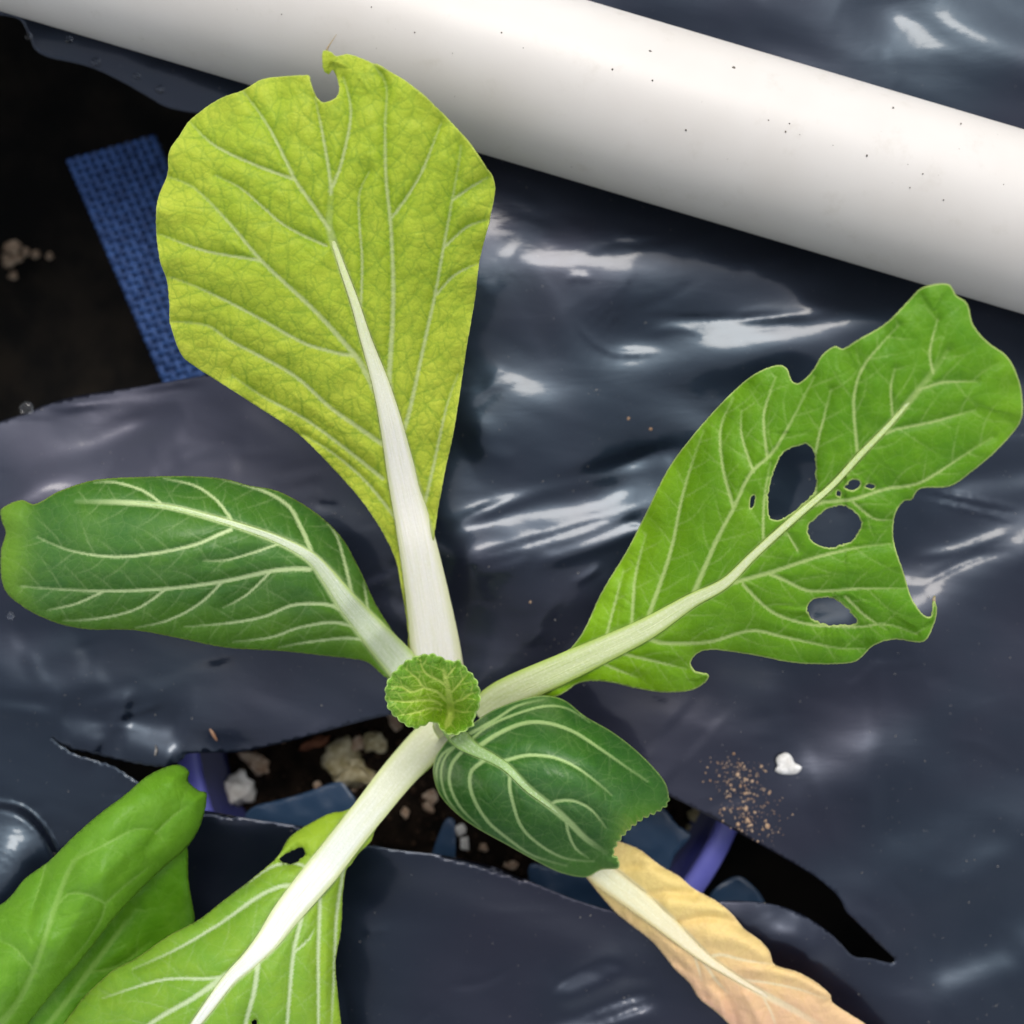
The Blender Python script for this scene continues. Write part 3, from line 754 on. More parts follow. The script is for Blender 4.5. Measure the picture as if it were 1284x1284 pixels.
# 6 --- lower leaf running out of the frame
L6_out = [(536,915),(500,950),(468,985),(438,1014),(413,1020),(382,1036),(362,1051),(347,1075),(323,1096),(280,1129),(249,1153),(210,1174),(171,1201),(144,1215),(125,1231),(105,1250),(90,1270),(70,1300),(45,1360),(40,1440),(70,1540),(140,1610),(240,1630),(340,1590),(410,1500),(432,1400),(432,1320),
          (428,1284),(424,1246),(421,1207),(428,1164),(430,1121),(434,1092),(441,1083),(449,1071),(465,1055),(471,1040),(500,1000),(540,962),(560,938)]
L6_mid = [(560,908,44),(545,922,46),(520,948,45),(492,980,43),(466,1013,41),(438,1048,40),(407,1088,41),(382,1118,39),(357,1149,35),(335,1180,29),(312,1205,22),(288,1228,17),(262,1262,14),(235,1300,10),(205,1360,7),(185,1450,4)]
L6_v = [([(318,1196),(288,1219),(245,1250),(183,1288),(120,1350)],12,3), ([(366,1110),(350,1112),(323,1125),(273,1160),(218,1192),(167,1215)],6,2.2), ([(385,1088),(368,1082),(343,1086),(311,1106),(290,1122)],4.5,1.8),
        ([(290,1224),(261,1227),(202,1229),(128,1252)],4.5,2), ([(330,1190),(325,1199),(319,1242),(308,1284),(290,1380)],9,3), ([(376,1135),(378,1150),(368,1195),(360,1284),(350,1400)],6.5,2.4),
        ([(398,1112),(401,1132),(399,1195),(399,1284),(395,1380)],5.5,2.2), ([(432,1085),(430,1096),(422,1149),(419,1215),(415,1300)],5,2), ([(368,1195),(385,1180),(395,1165)],2.4,1.2)]
L6_c = [(560,908,.004),(520,948,.016),(466,1013,.028),(407,1088,.044),(335,1180,.056),(245,1270,.060),(200,1400,.050),(180,1610,.022),(280,1129,.044),(105,1250,.044),(50,1400,.030),(430,1121,.040),(428,1284,.046),(430,1400,.036),(380,1036,.034),(350,1240,.058),(190,1230,.052)]
adopt(make_leaf("leaf", L6_out, L6_c, L6_mid, L6_v, M_low, R_low, None, holes=[[(351,1076),(366,1067),(379,1063),(382,1070),(376,1078),(362,1083)],[(316,1281),(321,1279),(322,1285),(317,1287)]], seed=11, sp=2.4, rib_to=0.95, puff=0.0016, puff_l=10,
     wave=(0.0009, 80), noise_amp=0.0008, edge_drop=(0.003, 10),
     tone=lambda V, de, nr: 0.30 + 0.5 * sstep(1150, 1040, V[:, 1]) + 0.35 * sstep(350, 430, V[:, 0]), tert=(32, 80, 1.2)))["label"] = "light green leaf on a broad white stalk with one small hole"

# 7 --- the withered leaf
L7_out = [(640,985),(700,1010),(740,1040),(779,1056),(802,1065),(828,1085),(851,1098),(870,1114),(897,1129),(916,1144),(933,1164),(952,1178),(965,1193),(971,1209),(1001,1219),(1024,1232),(1041,1247),(1044,1257),(1063,1270),(1085,1284),(1130,1320),(1140,1360),(1110,1400),(1040,1400),(970,1345),(930,1300),(914,1284),(897,1268),(877,1252),(864,1232),(847,1216),(831,1196),(815,1178),(785,1155),(769,1141),(749,1118),(730,1094),(690,1050),(620,1005)]
L7_mid = [(575,935,30),(640,992,32),(700,1042,33),(756,1095,33),(795,1125,31),(828,1152,26),(861,1181,19),(887,1203,12),(916,1222,8),(949,1242,6.5),(998,1268,5),(1050,1300,4)]
L7_v = [([(884,1203),(903,1197),(933,1204),(970,1209)],4.5,2.4), ([(882,1206),(893,1222),(900,1232),(913,1245)],4,2), ([(870,1196),(876,1215),(880,1230)],3,1.4), ([(925,1228),(960,1232),(1000,1240),(1035,1252)],2.4,1.4), ([(955,1246),(965,1265),(975,1290)],2.4,1.4)]
L7_c = [(575,935,-.008),(640,992,.004),(700,1042,.012),(756,1095,.017),(828,1152,.020),(887,1203,.019),(949,1242,.017),(1050,1300,.013),(1120,1380,.010),(870,1112,.021),(960,1190,.020),(1040,1250,.017),(760,1135,.010),(831,1200,.012),(890,1265,.011),(780,1056,.017)]
L7_cr = [([(785,1087),(805,1085),(828,1088)],5,-.0016), ([(815,1121),(840,1118),(870,1122)],6,-.0022), ([(850,1157),(880,1150),(912,1153),(935,1166)],6,-.0026), ([(800,1070),(830,1100),(850,1105)],9,.0012), ([(840,1135),(880,1135),(905,1142)],9,.0022), ([(890,1175),(930,1180),(962,1200)],11,.0030),
         ([(940,1215),(990,1222),(1035,1245)],8,.0026), ([(845,1205),(870,1222),(885,1250)],5,-.0020), ([(895,1235),(915,1258),(925,1290)],6,-.0024), ([(862,1210),(880,1240)],6,.0018), ([(905,1250),(908,1275)],6,.0020), ([(935,1250),(950,1275),(960,1300)],7,.0022), ([(785,1140),(788,1158)],4,.0012), ([(815,1165),(850,1195)],5,.0012)]
adopt(make_leaf("leaf", L7_out, L7_c, L7_mid, L7_v, M_dry, R_dry, None, seed=14, sp=1.9, rib_to=0.9, puff=0.0006, puff_l=8, wave=(0.0008, 61), noise_amp=0.0012, edge_drop=(0.002, 7), creases=L7_cr,
     tone=lambda V, de, nr: sstep(-60, 70, (V[:, 1] - 1195) * 0.9 - (V[:, 0] - 900) * 0.25) * 0.85 + 0.25 * sstep(15, 60, (V[:, 1] - 1095) - (V[:, 0] - 756) * 0.9), tert=(26, 50, 1.0)))["label"] = "withered yellow leaf fading to pinkish tan with a pale stalk"

# 4 --- dark leaf curling over towards the lower right
L4_out = [(563,926),(578,914),(594,906),(608,896),(623,888),(653,877),(682,872),(708,878),(734,898),(767,917),(797,940),(823,966),(836,985),(838,1006),(826,1017),(806,1027),(787,1042),(774,1058),(769,1071),(776,1079),(775,1089),(754,1091),(734,1100),(702,1094),(669,1078),(633,1058),(597,1038),(571,1019),(551,996),(543,970),(546,950),(554,937)]
L4_mid = [(560,908,20),(571,920,24),(581,930,22),(597,941,15),(617,951,11.5),(636,963,9.5),(662,989,7.5),(692,1012,6.5),(715,1032,5),(734,1051,4),(760,1069,3)]
L4_v = [([(594,937),(603,934),(623,921),(653,908),(682,906),(718,917),(754,940),(787,963),(812,980)],7,2.4), ([(626,956),(633,954),(662,947),(695,950),(724,963),(751,983),(767,997)],5.5,2), ([(585,922),(600,914),(623,901),(649,885),(682,877)],5,1.8),
        ([(588,930),(610,912),(640,898),(680,886),(710,888),(740,906)],3.4,1.5), ([(689,1010),(696,1005),(718,1004),(741,1015),(760,1038)],4,1.8), ([(585,938),(576,946),(566,960),(564,983),(577,1012),(603,1038)],5.5,2), ([(578,932),(566,938),(554,947),(547,966),(550,990)],4,1.5),
        ([(612,951),(602,957),(590,970),(592,996),(610,1028),(636,1051),(669,1073),(711,1086)],6,2), ([(640,968),(639,985),(642,1002),(653,1035),(675,1058),(708,1076),(745,1080)],5,2), ([(710,1030),(713,1045),(722,1064),(738,1076)],4,1.8), ([(571,936),(558,950),(553,972),(560,1000),(580,1025)],3,1.4)]
L4_c = [(560,908,.040),(581,930,.055),(617,951,.066),(662,989,.073),(715,1032,.066),(760,1069,.048),(640,885,.046),(690,874,.040),(734,899,.046),(797,941,.048),(837,990,.044),(740,950,.070),(790,1000,.062),(680,915,.064),(546,960,.036),(575,1015,.040),(633,1056,.038),(700,1090,.030),(755,1088,.034),(775,1082,.044),(600,1000,.060),(660,1045,.055)]
adopt(make_leaf("leaf", L4_out, L4_c, L4_mid, L4_v, M_curl, R_curl, None, seed=17, sp=1.7, rib_to=0.85, rib_h=0.05, puff=0.0017, puff_l=9, noise_amp=0.0005, edge_drop=(0.0045, 10),
     teeth=(3.2, 9.0, lambda x, y: x > 762 and 1000 < y < 1082), tone=lambda V, de, nr: 0.10 + 0.75 * sstep(60, 8, np.hypot(V[:, 0] - 805, V[:, 1] - 1045)) * 0.9 + 0.3 * sstep(1040, 1095, V[:, 1]), tert=(22, 46, 1.1)))["label"] = "glossy dark green leaf curling downwards with arched pale veins"

# 5 --- the small crinkled heart leaf
L5_out = [(526,822),(543,820),(555,825),(566,829),(576,829),(588,842),(597,852),(601,866),(602,876),(600,887),(594,900),(592,910),(578,918),(568,921),(556,917),(549,908),(542,905),(535,908),(522,913),(510,910),(499,902),(491,894),(486,886),(483,871),(485,857),(492,845),(506,831),(515,826)]
L5_mid = [(561,908,5),(565,897,7),(565,886,7),(563,872,5),(561,860,4),(558,848,2.5),(556,836,1.6)]
L5_v = [([(564,884),(556,875),(547,867),(532,862),(522,850),(508,838)],4.5,1.6), ([(562,862),(550,853),(536,846),(529,836),(527,826)],3.2,1.4), ([(553,884),(545,879),(532,878),(510,880),(488,878)],3.6,1.4), ([(532,862),(515,868),(505,862),(490,860)],2.4,1.2),
        ([(566,884),(573,879),(580,877),(590,870),(598,868)],3.4,1.4), ([(563,870),(572,862),(580,852),(586,846)],2.4,1.2), ([(553,890),(540,888),(520,894),(500,897)],2.6,1.2), ([(559,850),(566,842),(572,834)],2,1), ([(570,890),(580,893),(592,892)],2.2,1.1), ([(562,900),(560,910),(558,916)],2.2,1.2)]
L5_c = [(565,893,.047),(565,880,.056),(560,862,.066),(545,822,.078),(577,830,.076),(600,870,.074),(592,908,.066),(570,919,.063),(549,907,.056),(520,912,.068),(490,892,.072),(484,866,.076),(506,832,.079),(530,870,.068),(583,880,.066),(535,895,.064)]
adopt(make_leaf("leaf", L5_out, L5_c, L5_mid, L5_v, M_small, R_green, None, seed=21, sp=1.25, puff=0.0011, puff_l=4.5, wave=(0.0007, 24), noise_amp=0.0008, edge_drop=(0.0012, 4),
     teeth=(2.2, 11.5, lambda x, y: True), tone=lambda V, de, nr: 0.25 + 0.6 * sstep(55, 10, np.hypot(V[:, 0] - 545, V[:, 1] - 885)) - 0.1 * np.exp(-de / 6), tert=(12, 26, 1.0), rib=False))["label"] = "small crinkled bright green heart leaf with scalloped edge"

twig0 = plain_mat("dried_tip", (0.22, 0.20, 0.10), (0.42, 0.32, 0.20), 300.0, 0.7)
# short stalks between the heart and the root crown
def stalk(pts, mat, name="stalk", parent=None):
    c = catmull(pts, False, 4.0)
    t = np.gradient(c[:, :2], axis=0); t /= np.linalg.norm(t, axis=1)[:, None] + 1e-9
    nn = np.stack([-t[:, 1], t[:, 0]], 1); M = 14; verts = []; faces = []; uvs = []; al = []; ac = []
    for i in range(len(c)):
        hw = c[i, 2] * 0.5; zz = c[i, 3]; wm = c[i, 2] * KPX * HC * 0.5
        for j in range(M):
            a = 2 * math.pi * j / M
            q = c[i, :2] + nn[i] * hw * math.cos(a)
            verts.append(P(q[0], q[1], zz + wm * 0.75 * math.sin(a)))
            uvs.append((math.cos(a) * hw / 100, i * 0.04)); al.append(i / len(c)); ac.append(abs(math.cos(a)))
    n = len(c)
    for i in range(n - 1):
        for j in range(M):
            k = (j + 1) % M; faces.append((i * M + j, i * M + k, (i + 1) * M + k, (i + 1) * M + j))
    faces.append(tuple(range(M))[::-1]); faces.append(tuple((n - 1) * M + j for j in range(M)))
    o = mesh_obj(name, verts, faces, mat)
    bm = bmesh.new(); bm.from_mesh(o.data); bmesh.ops.recalc_face_normals(bm, faces=bm.faces); bm.to_mesh(o.data); bm.free()
    uvl = o.data.uv_layers.new(name="flat")
    li = np.zeros(len(o.data.loops), np.int32); o.data.loops.foreach_get("vertex_index", li)
    uvl.data.foreach_set("uv", np.array(uvs, np.float32)[li].ravel())
    fattr(o.data, "along", al); fattr(o.data, "across", ac)
    return o
adopt(stalk([(562,925,20,-.006),(556,920,17,.010),(549,910,14,.030),(552,902,11,.038),(561,895,8,.041)], R_green))
adopt(stalk([(566,915,26,-.006),(568,912,22,.020),(566,912,20,.036),(572,921,19,.050)], R_green))
adopt(stalk([(566,905,60,-.046),(565,904,66,-.025),(564,900,70,-.004),(563,895,40,.006),(563,893,14,.010)], R_low, "root_crown"))

adopt(stalk([(411,68,4.5,.0842),(410,62,3,.0846),(416,52,1.6,.086),(422,43,0.8,.087)], twig0, 'dried_strand'))
adopt(stalk([(1171,760,4,.0745),(1171,752,4.5,.0752),(1172,747,2.5,.076)], twig0, 'dried_strand'))

# ------------------------------------------------------------------ the neighbour's leaf
N_out = [(-60,1190),(-20,1150),(12,1125),(31,1102),(62,1079),(90,1051),(125,1020),(156,997),(183,974),(210,961),(226,959),(237,967),(236,979),(249,991),(259,995),(257,1016),(249,1040),(234,1063),(205,1088),(170,1122),(140,1155),(105,1200),(70,1240),(30,1290),(-20,1350),(-90,1380),(-120,1300)]
N_mid = [(-90,1330,10),(-10,1290,8),(20,1260,5),(45,1210,4),(68,1140,4),(90,1085,3),(118,1055,2.4)]
N_v = [([(132,1133),(110,1122),(85,1122),(66,1145)],3,1.5), ([(132,1133),(160,1108),(190,1085)],3,1.5), ([(90,1080),(130,1060),(170,1040),(200,1042)],2.6,1.4), ([(195,1045),(215,1025),(235,1010)],2.4,1.2), ([(132,1133),(128,1150),(110,1180),(80,1215)],2.6,1.5), ([(45,1220),(20,1190),(0,1180)],2.4,1.3), ([(60,1075),(50,1110),(40,1140)],2,1)]
N_c = [(210,965,.046),(245,993,.045),(180,1000,.056),(100,1060,.061),(60,1085,.054),(10,1130,.053),(-60,1200,.052),(130,1100,.066),(60,1180,.067),(0,1250,.066),(230,1055,.044),(170,1115,.052),(105,1195,.054),(40,1270,.054),(-90,1370,.05)]
nb = make_leaf("neighbour_leaf", N_out, N_c, N_mid, N_v, M_nb, None, None, seed=25, sp=2.4, puff=0.0018, puff_l=16, noise_amp=0.0012, edge_drop=(0.007, 10), rib=False, thick=0.0005,
     tone=lambda V, de, nr: 0.5 + 0.2 * np.exp(-de / 20), tert=(46, 80, 1.2), vpale=0.9,
     creases=[([(60,1095),(45,1130),(35,1170)],6,-.0012), ([(105,1120),(95,1160),(70,1210)],9,.0012), ([(200,1050),(170,1075),(140,1105)],9,-.0012)])
NB_out = [(225,1040),(235,1063),(236,1102),(241,1133),(244,1152),(236,1195),(215,1250),(180,1320),(120,1400),(20,1440),(-60,1400),(-40,1340),(40,1240),(100,1160),(150,1100),(190,1060)]
NB_c = [(225,1045,.034),(236,1102,.030),(244,1152,.024),(215,1250,.026),(120,1400,.030),(100,1200,.040),(150,1140,.038),(20,1330,.044),(180,1180,.032)]
nbf = make_leaf("folded_lobe", NB_out, NB_c, [(-40,1400,8),(40,1310,5),(110,1220,4),(170,1140,3)], [([(110,1220),(150,1210),(190,1180)],3,1.5), ([(60,1290),(110,1280),(160,1250)],3,1.5)], M_nb, None, None, seed=27, sp=3.0, puff=0.0012, puff_l=16,
     noise_amp=0.001, edge_drop=(0.002, 9), rib=False, thick=0.0005, tone=lambda V, de, nr: 0.0 * de + 0.12, tert=(46, 80, 1.2), vpale=0.7)  # low tone: the fold's underside and its shade put into the leaf colour
nbf.parent = nb
tag(nb, "plain bright green folded leaf from another plant beside the perforated stalked leaf", "leaf")

# ------------------------------------------------------------------ the pipe
pm, nt, bs, out = new_mat("white_pvc")
tc = nd(nt, "ShaderNodeTexCoord").outputs["Object"]
n1 = tex_noise(nt, tc, 14.0, 4, 0.6); n2 = tex_noise(nt, tc, 420.0, 2, 0.5); n3 = tex_noise(nt, tc, 90.0, 4, 0.7)
c = mixc(nt, mrange(nt, n1, 0.3, 0.75), (0.60, 0.57, 0.53), (0.555, 0.52, 0.475))
c = mixc(nt, mth(nt, 'MULTIPLY', mrange(nt, n3, 0.55, 0.78), 0.40), c, (0.46, 0.42, 0.36))
c = mixc(nt, mth(nt, 'MULTIPLY', mrange(nt, n2, 0.76, 0.80), 0.55), c, (0.30, 0.27, 0.23))
nt.links.new(c, bs.inputs["Base Color"])
bs.inputs["Roughness"].default_value = 0.42
bs.inputs["Specular IOR Level"].default_value = 0.45
nt.links.new(bump(nt, n3, 0.08, 0.0006), bs.inputs["Normal"])
RP = 0.0288
zp = RP - 0.0078
a = Vector(P(0, -99, zp)); b = Vector(P(1284, 281, zp))
ax = (b - a).normalized(); mid = (a + b) / 2
side = Vector((-ax.y, ax.x, 0))
verts = []; faces = []
M = 96; stations = [-0.75 + 0.05 * i for i in range(31)]
for s in stations:
    for r in (RP,):
        for j in range(M):
            t = 2 * math.pi * j / M
            verts.append(mid + ax * s + side * (r * math.cos(t)) + Vector((0, 0, r * math.sin(t))))
n = len(stations)
for i in range(n - 1):
    for j in range(M):
        k = (j + 1) % M; faces.append((i * M + j, i * M + k, (i + 1) * M + k, (i + 1) * M + j))
pipe = mesh_obj("pvc_pipe", verts, faces, pm)
bm = bmesh.new(); bm.from_mesh(pipe.data); bmesh.ops.recalc_face_normals(bm, faces=bm.faces); bm.to_mesh(pipe.data); bm.free()
s = pipe.modifiers.new("wall", 'SOLIDIFY'); s.thickness = 0.0032; s.offset = -1
tag(pipe, "thick white plastic pipe lying across the black film", "pipe")

# small blobs used for grit, perlite and specks
def blob(rg, sub=1, rough=0.28, sq=(1, 1, 1)):
    bm = bmesh.new(); bmesh.ops.create_icosphere(bm, subdivisions=sub, radius=1.0)
    sd = rg.uniform(0, 100)
    for v in bm.verts:
        d = 1 + rough * noise.noise(v.co * 1.3 + Vector((sd, sd, sd))) * 1.6 + rough * 0.6 * noise.noise(v.co * 3.1 + Vector((sd, 0, sd)))
        v.co = Vector((v.co.x * d * sq[0], v.co.y * d * sq[1], v.co.z * d * sq[2]))
    vs = np.array([v.co[:] for v in bm.verts]); fs = [tuple(v.index for v in f.verts) for f in bm.faces]
    bm.free(); return vs, fs

def pile(name, items, mat, sub=1, smooth=True):
    """items: (location, radius, squash) -> one mesh"""
    V = []; F = []; rg = random.Random(5)
    shapes = [blob(rg, sub) for _ in range(8)]
    for loc, r, sq in items:
        vs, fs = shapes[rg.randrange(8)]
        a = rg.uniform(0, 6.28); ca, sa = math.cos(a), math.sin(a)
        b0 = len(V)
        for v in vs:
            x, y = v[0] * ca - v[1] * sa, v[0] * sa + v[1] * ca
            V.append((loc[0] + x * r, loc[1] + y * r, loc[2] + v[2] * r * sq))
        F += [tuple(i + b0 for i in f) for f in fs]
    return mesh_obj(name, V, F, mat, None, smooth)

rp = random.Random(4)
grit_m = plain_mat("dark_grit", (0.06, 0.055, 0.045), (0.16, 0.14, 0.11), 900.0)
items = []
fixed = [(815,65,2.6),(567,135,2.0),(920,85,2.2),(768,87,1.4),(818,101,1.3),(930,99,1.1),(970,133,1.2),(985,165,1.2),(1056,150,1.2),(1087,195,1.3),(860,163,1.2),(1120,135,1.2),(1154,175,1.2),(629,41,1.2),(166,7,1.3),(1205,155,1.2),(990,155,1.0)]
fixed += [(rp.uniform(100, 1280), None, rp.uniform(0.5, 0.9)) for _ in range(60)]
for fx, fy, fr in fixed:
    if fy is None: fy = -99 + fx * 0.296 + rp.uniform(-70, 95)
    q = Vector(P(fx, fy, zp + RP * 0.9))
    u = (q - mid).dot(side)
    if abs(u) > RP * 0.93: continue
    zt = zp + math.sqrt(max(0, RP * RP - u * u))
    q = Vector(P(fx, fy, zt))
    items.append(((q.x, q.y, q.z), fr * KPX * HC, 0.35))
sp_o = pile("dirt_specks", items, grit_m)
sp_o.parent = pipe; tag(sp_o, kind="stuff")

# ------------------------------------------------------------------ what lies on the film
def zf(px, py):
    return float(film_z(np.array([[px, py]], float))[0])

def on_film(px, py, up=0.0):
    z = zf(px, py)
    x, y, _ = P(px, py, z)
    return (x, y, z + up)

tan_m = plain_mat("tan_grit", (0.30, 0.17, 0.09), (0.50, 0.36, 0.24), 500.0)
pale_m = plain_mat("pale_dust", (0.12, 0.115, 0.11), (0.27, 0.25, 0.23), 600.0)
rr = random.Random(9)
items = []
pxs = []
for _ in range(320):
    t = rr.random()
    pxs.append((rr.gauss(925 + 25 * t, 20), 955 + 92 * t + rr.gauss(0, 5), min(3.2, 0.75 * math.exp(rr.gauss(0, 0.55)))))
pxs += [(788,525,2.0),(816,538,2.4),(665,755,1.8),(920,945,2),(937,1028,3.2),(962,1036,3.4),(935,1015,2.5)]
arr = np.array([(a, b) for a, b, c in pxs]); zz = film_z(arr)
for (a, b, c), z in zip(pxs, zz):
    if inside(slit_l, np.array([[a, b]]))[0] or b > 975 + (a - 790) * 0.52 - 4 + 20 and b > 1000 + (a - 845) * 0.53 - 5: continue
    x, y, _ = P(a, b, z); items.append(((x, y, z + c * KPX * HC * 0.25), c * KPX * HC, 0.6))
o = pile("scattered_grit", items, tan_m); tag(o, "patch of fine tan soil grains spilled beside the white crumb", "soil grains", kind="stuff")
pxs = []
while len(pxs) < 340:
    a, b = rr.uniform(0, 1284), rr.uniform(180, 1284)
    q = np.array([[a, b]])
    if inside(slit_l, q)[0] or inside(well_l, q)[0]: continue
    if b < 110 + a * 0.3 + 100: continue
    pxs.append((a, b, rr.choice([0.45, 0.5, 0.6, 0.7, 1.0])))
zz = film_z(np.array([(a, b) for a, b, c in pxs]))
items = []
for (a, b, c), z in zip(pxs, zz):
    x, y, _ = P(a, b, z); items.append(((x, y, z + c * KPX * HC * 0.2), c * KPX * HC, 0.6))
o = pile("dust_specks", items, pale_m); tag(o, "tiny pale dust specks sprinkled all over the black film", "dust", kind="stuff")

perl_m = plain_mat("perlite_white", (0.62, 0.60, 0.56), (0.84, 0.83, 0.80), 260.0, 0.85, 0.15, 0.6, 0.0012)
perl_tan = plain_mat("perlite_tan", (0.26, 0.17, 0.11), (0.50, 0.40, 0.30), 260.0, 0.85, 0.15, 0.6, 0.0012)
perl_yel = plain_mat("perlite_yellow", (0.26, 0.22, 0.11), (0.50, 0.45, 0.30), 220.0, 0.85, 0.15, 0.6, 0.0012)
def chunk(name, loc, r, mat, label, cat, group=None, sq=0.75, seed=0, el=1.0, rot=0.0):
    vs, fs = blob(random.Random(seed), 3, 0.42, (el, 1, sq))
    o = mesh_obj(name, vs * r, fs, mat)
    o.location = loc; o.rotation_euler = (0, 0, rot)
    tag(o, label, cat, group); return o
# the white crumb
vs = []
crumb = catmull([(976,948),(985,944),(992,948),(996,956),(1005,962),(1000,969),(990,971),(979,970),(972,966),(975,960),(973,954)], True, 2.0)
z0 = zf(988, 958); cc = crumb.mean(0); rings = [(1.0, 0.0002), (1.02, 0.0012), (0.85, 0.0024), (0.5, 0.0031), (0.2, 0.0033)]
V = []; F = []; n = len(crumb)
for k, (f, h) in enumerate(rings):
    for q in crumb:
        w = cc + (q - cc) * f
        hh = h * (1 + 0.35 * noise.noise(Vector((w[0] * 0.15, w[1] * 0.15, 3))))
        V.append(P(w[0], w[1], z0 + hh))
for k in range(len(rings) - 1):
    for i in range(n):
        j = (i + 1) % n; F.append((k * n + i, k * n + j, (k + 1) * n + j, (k + 1) * n + i))
F.append(tuple((len(rings) - 1) * n + i for i in range(n))); F.append(tuple(range(n))[::-1])
o = mesh_obj("perlite_crumb", V, F, perl_m); tag(o, "bright white crumb lying on the black film beside tan grains", "perlite")
bm = bmesh.new(); bm.from_mesh(o.data); bmesh.ops.recalc_face_normals(bm, faces=bm.faces); bm.to_mesh(o.data); bm.free()

def twig(name, pts, w, mat, label, cat):
    c = catmull([(x, y, w, zf(x, y) + w * KPX * HC * 0.5) for x, y in pts], False, 3.0)
    V = []; F = []; M = 8
    t = np.gradient(c[:, :2], axis=0); t /= np.linalg.norm(t, axis=1)[:, None]
    nn = np.stack([-t[:, 1], t[:, 0]], 1); r = w * KPX * HC * 0.5
    for i in range(len(c)):
        f = math.sin(math.pi * (0.12 + 0.8 * i / (len(c) - 1)))
        for j in range(M):
            a = 2 * math.pi * j / M; q = c[i, :2] + nn[i] * w * 0.5 * f * math.cos(a)
            x, y, _ = P(q[0], q[1], c[i, 3]); V.append((x, y, c[i, 3] + r * f * math.sin(a)))
    for i in range(len(c) - 1):
        for j in range(M):
            k = (j + 1) % M; F.append((i * M + j, i * M + k, (i + 1) * M + k, (i + 1) * M + j))
    F.append(tuple(range(M))[::-1]); F.append(tuple((len(c) - 1) * M + j for j in range(M)))
    o = mesh_obj(name, V, F, mat); tag(o, label, cat); return o
twig_m = plain_mat("brown_bark", (0.22, 0.10, 0.05), (0.42, 0.26, 0.17), 200.0, 0.8)
twig("bark_sliver", [(263,914),(267,920),(272,929)], 4.0, twig_m, "thin brown bark sliver on the film above the slit", "bark")
twig("bark_shaving", [(194,948),(196,941),(195,934)], 3.2, pale_m, "pale curled shaving on the shiny corner of torn film", "bark")

wm_, nt, bs, out = new_mat("water")
bs.inputs["Base Color"].default_value = (0.95, 0.97, 1, 1); bs.inputs["Roughness"].default_value = 0.03
bs.inputs["Transmission Weight"].default_value = 1.0; bs.inputs["IOR"].default_value = 1.33
def drop(px, py, r):
    bm = bmesh.new(); bmesh.ops.create_uvsphere(bm, u_segments=20, v_segments=12, radius=1.0)
    for v in bm.verts:
        if v.co.z < 0: v.co.z *= 0.08
        else: v.co.z *= 0.38
    me = bpy.data.meshes.new("water_droplet"); bm.to_mesh(me); bm.free()
    me.polygons.foreach_set("use_smooth", [True] * len(me.polygons)); me.materials.append(wm_)
    o = bpy.data.objects.new("water_droplet", me); COL.objects.link(o)
    o.location = on_film(px, py, 0.0003); rr_ = r * KPX * HC; o.scale = (rr_, rr_, rr_)
    tag(o, "clear round water droplet on the film between pipe and dark opening", "droplet", "water droplets under the pipe"); return o
for a, b, r in [(36,46,4.5),(86,50,5),(120,78,6),(172,95,4.5),(200,112,5.5)]: drop(a, b, r)
o = drop(13, 772, 4.5); o["label"] = "single water droplet on the film below the tip of the deep green leaf"; o["group"] = "lone droplets"
o = drop(33, 512, 9); o["label"] = "large water droplet at the lower rim of the dark opening"; o["group"] = "lone droplets"

# ------------------------------------------------------------------ the pot below the slit
ZR = -0.026
pcx, pcy, _ = P(585, 905, ZR)
PR = 352 * KPX * (HC - ZR)
def lathe(name, prof, mat, seg=96, parent=None):
    V = []; F = []; m = len(prof)
    for i in range(seg):
        a = 2 * math.pi * i / seg
        for r, z in prof: V.append((r * math.cos(a), r * math.sin(a), z))
    for i in range(seg):
        k = (i + 1) % seg
        for j in range(m - 1): F.append((i * m + j, k * m + j, k * m + j + 1, i * m + j + 1))
    o = mesh_obj(name, V, F, mat, parent)
    bm = bmesh.new(); bm.from_mesh(o.data); bmesh.ops.recalc_face_normals(bm, faces=bm.faces); bm.to_mesh(o.data); bm.free()
    return o
pot_m = plain_mat("navy_plastic", (0.008, 0.010, 0.06), (0.012, 0.015, 0.09), 40.0, 0.4, 0.5, 0.05)
rim_m = plain_mat("periwinkle_plastic", (0.10, 0.11, 0.44), (0.13, 0.14, 0.50), 60.0, 0.35, 0.5, 0.05)
pot = empty("plant_pot", (pcx, pcy, -0.145))
tag(pot, "blue plastic pot under the film holding the soil and plant", "pot")
H0 = ZR + 0.145
wall = lathe("wall", [(PR * 0.84, 0.0), (PR * 0.98, H0 - 0.004), (PR * 0.965, H0 - 0.004), (PR * 0.825, 0.003), (0.001, 0.003), (0.001, 0.0), (PR * 0.84, 0.0)], pot_m, parent=pot)
lathe("rim", [(PR * 0.967, H0 - 0.006), (PR * 0.967, H0), (PR * 0.985, H0 + 0.0008), (PR * 1.035, H0 + 0.0004), (PR * 1.045, H0 - 0.002), (PR * 1.042, H0 - 0.007), (PR * 1.03, H0 - 0.007), (PR * 1.026, H0 - 0.003), (PR * 0.98, H0 - 0.003)], rim_m, parent=pot)
lathe("collar", [(PR * 1.0, H0 - 0.016), (PR * 1.03, H0 - 0.014), (PR * 1.03, H0 - 0.012), (PR * 0.99, H0 - 0.012)], rim_m, parent=pot)

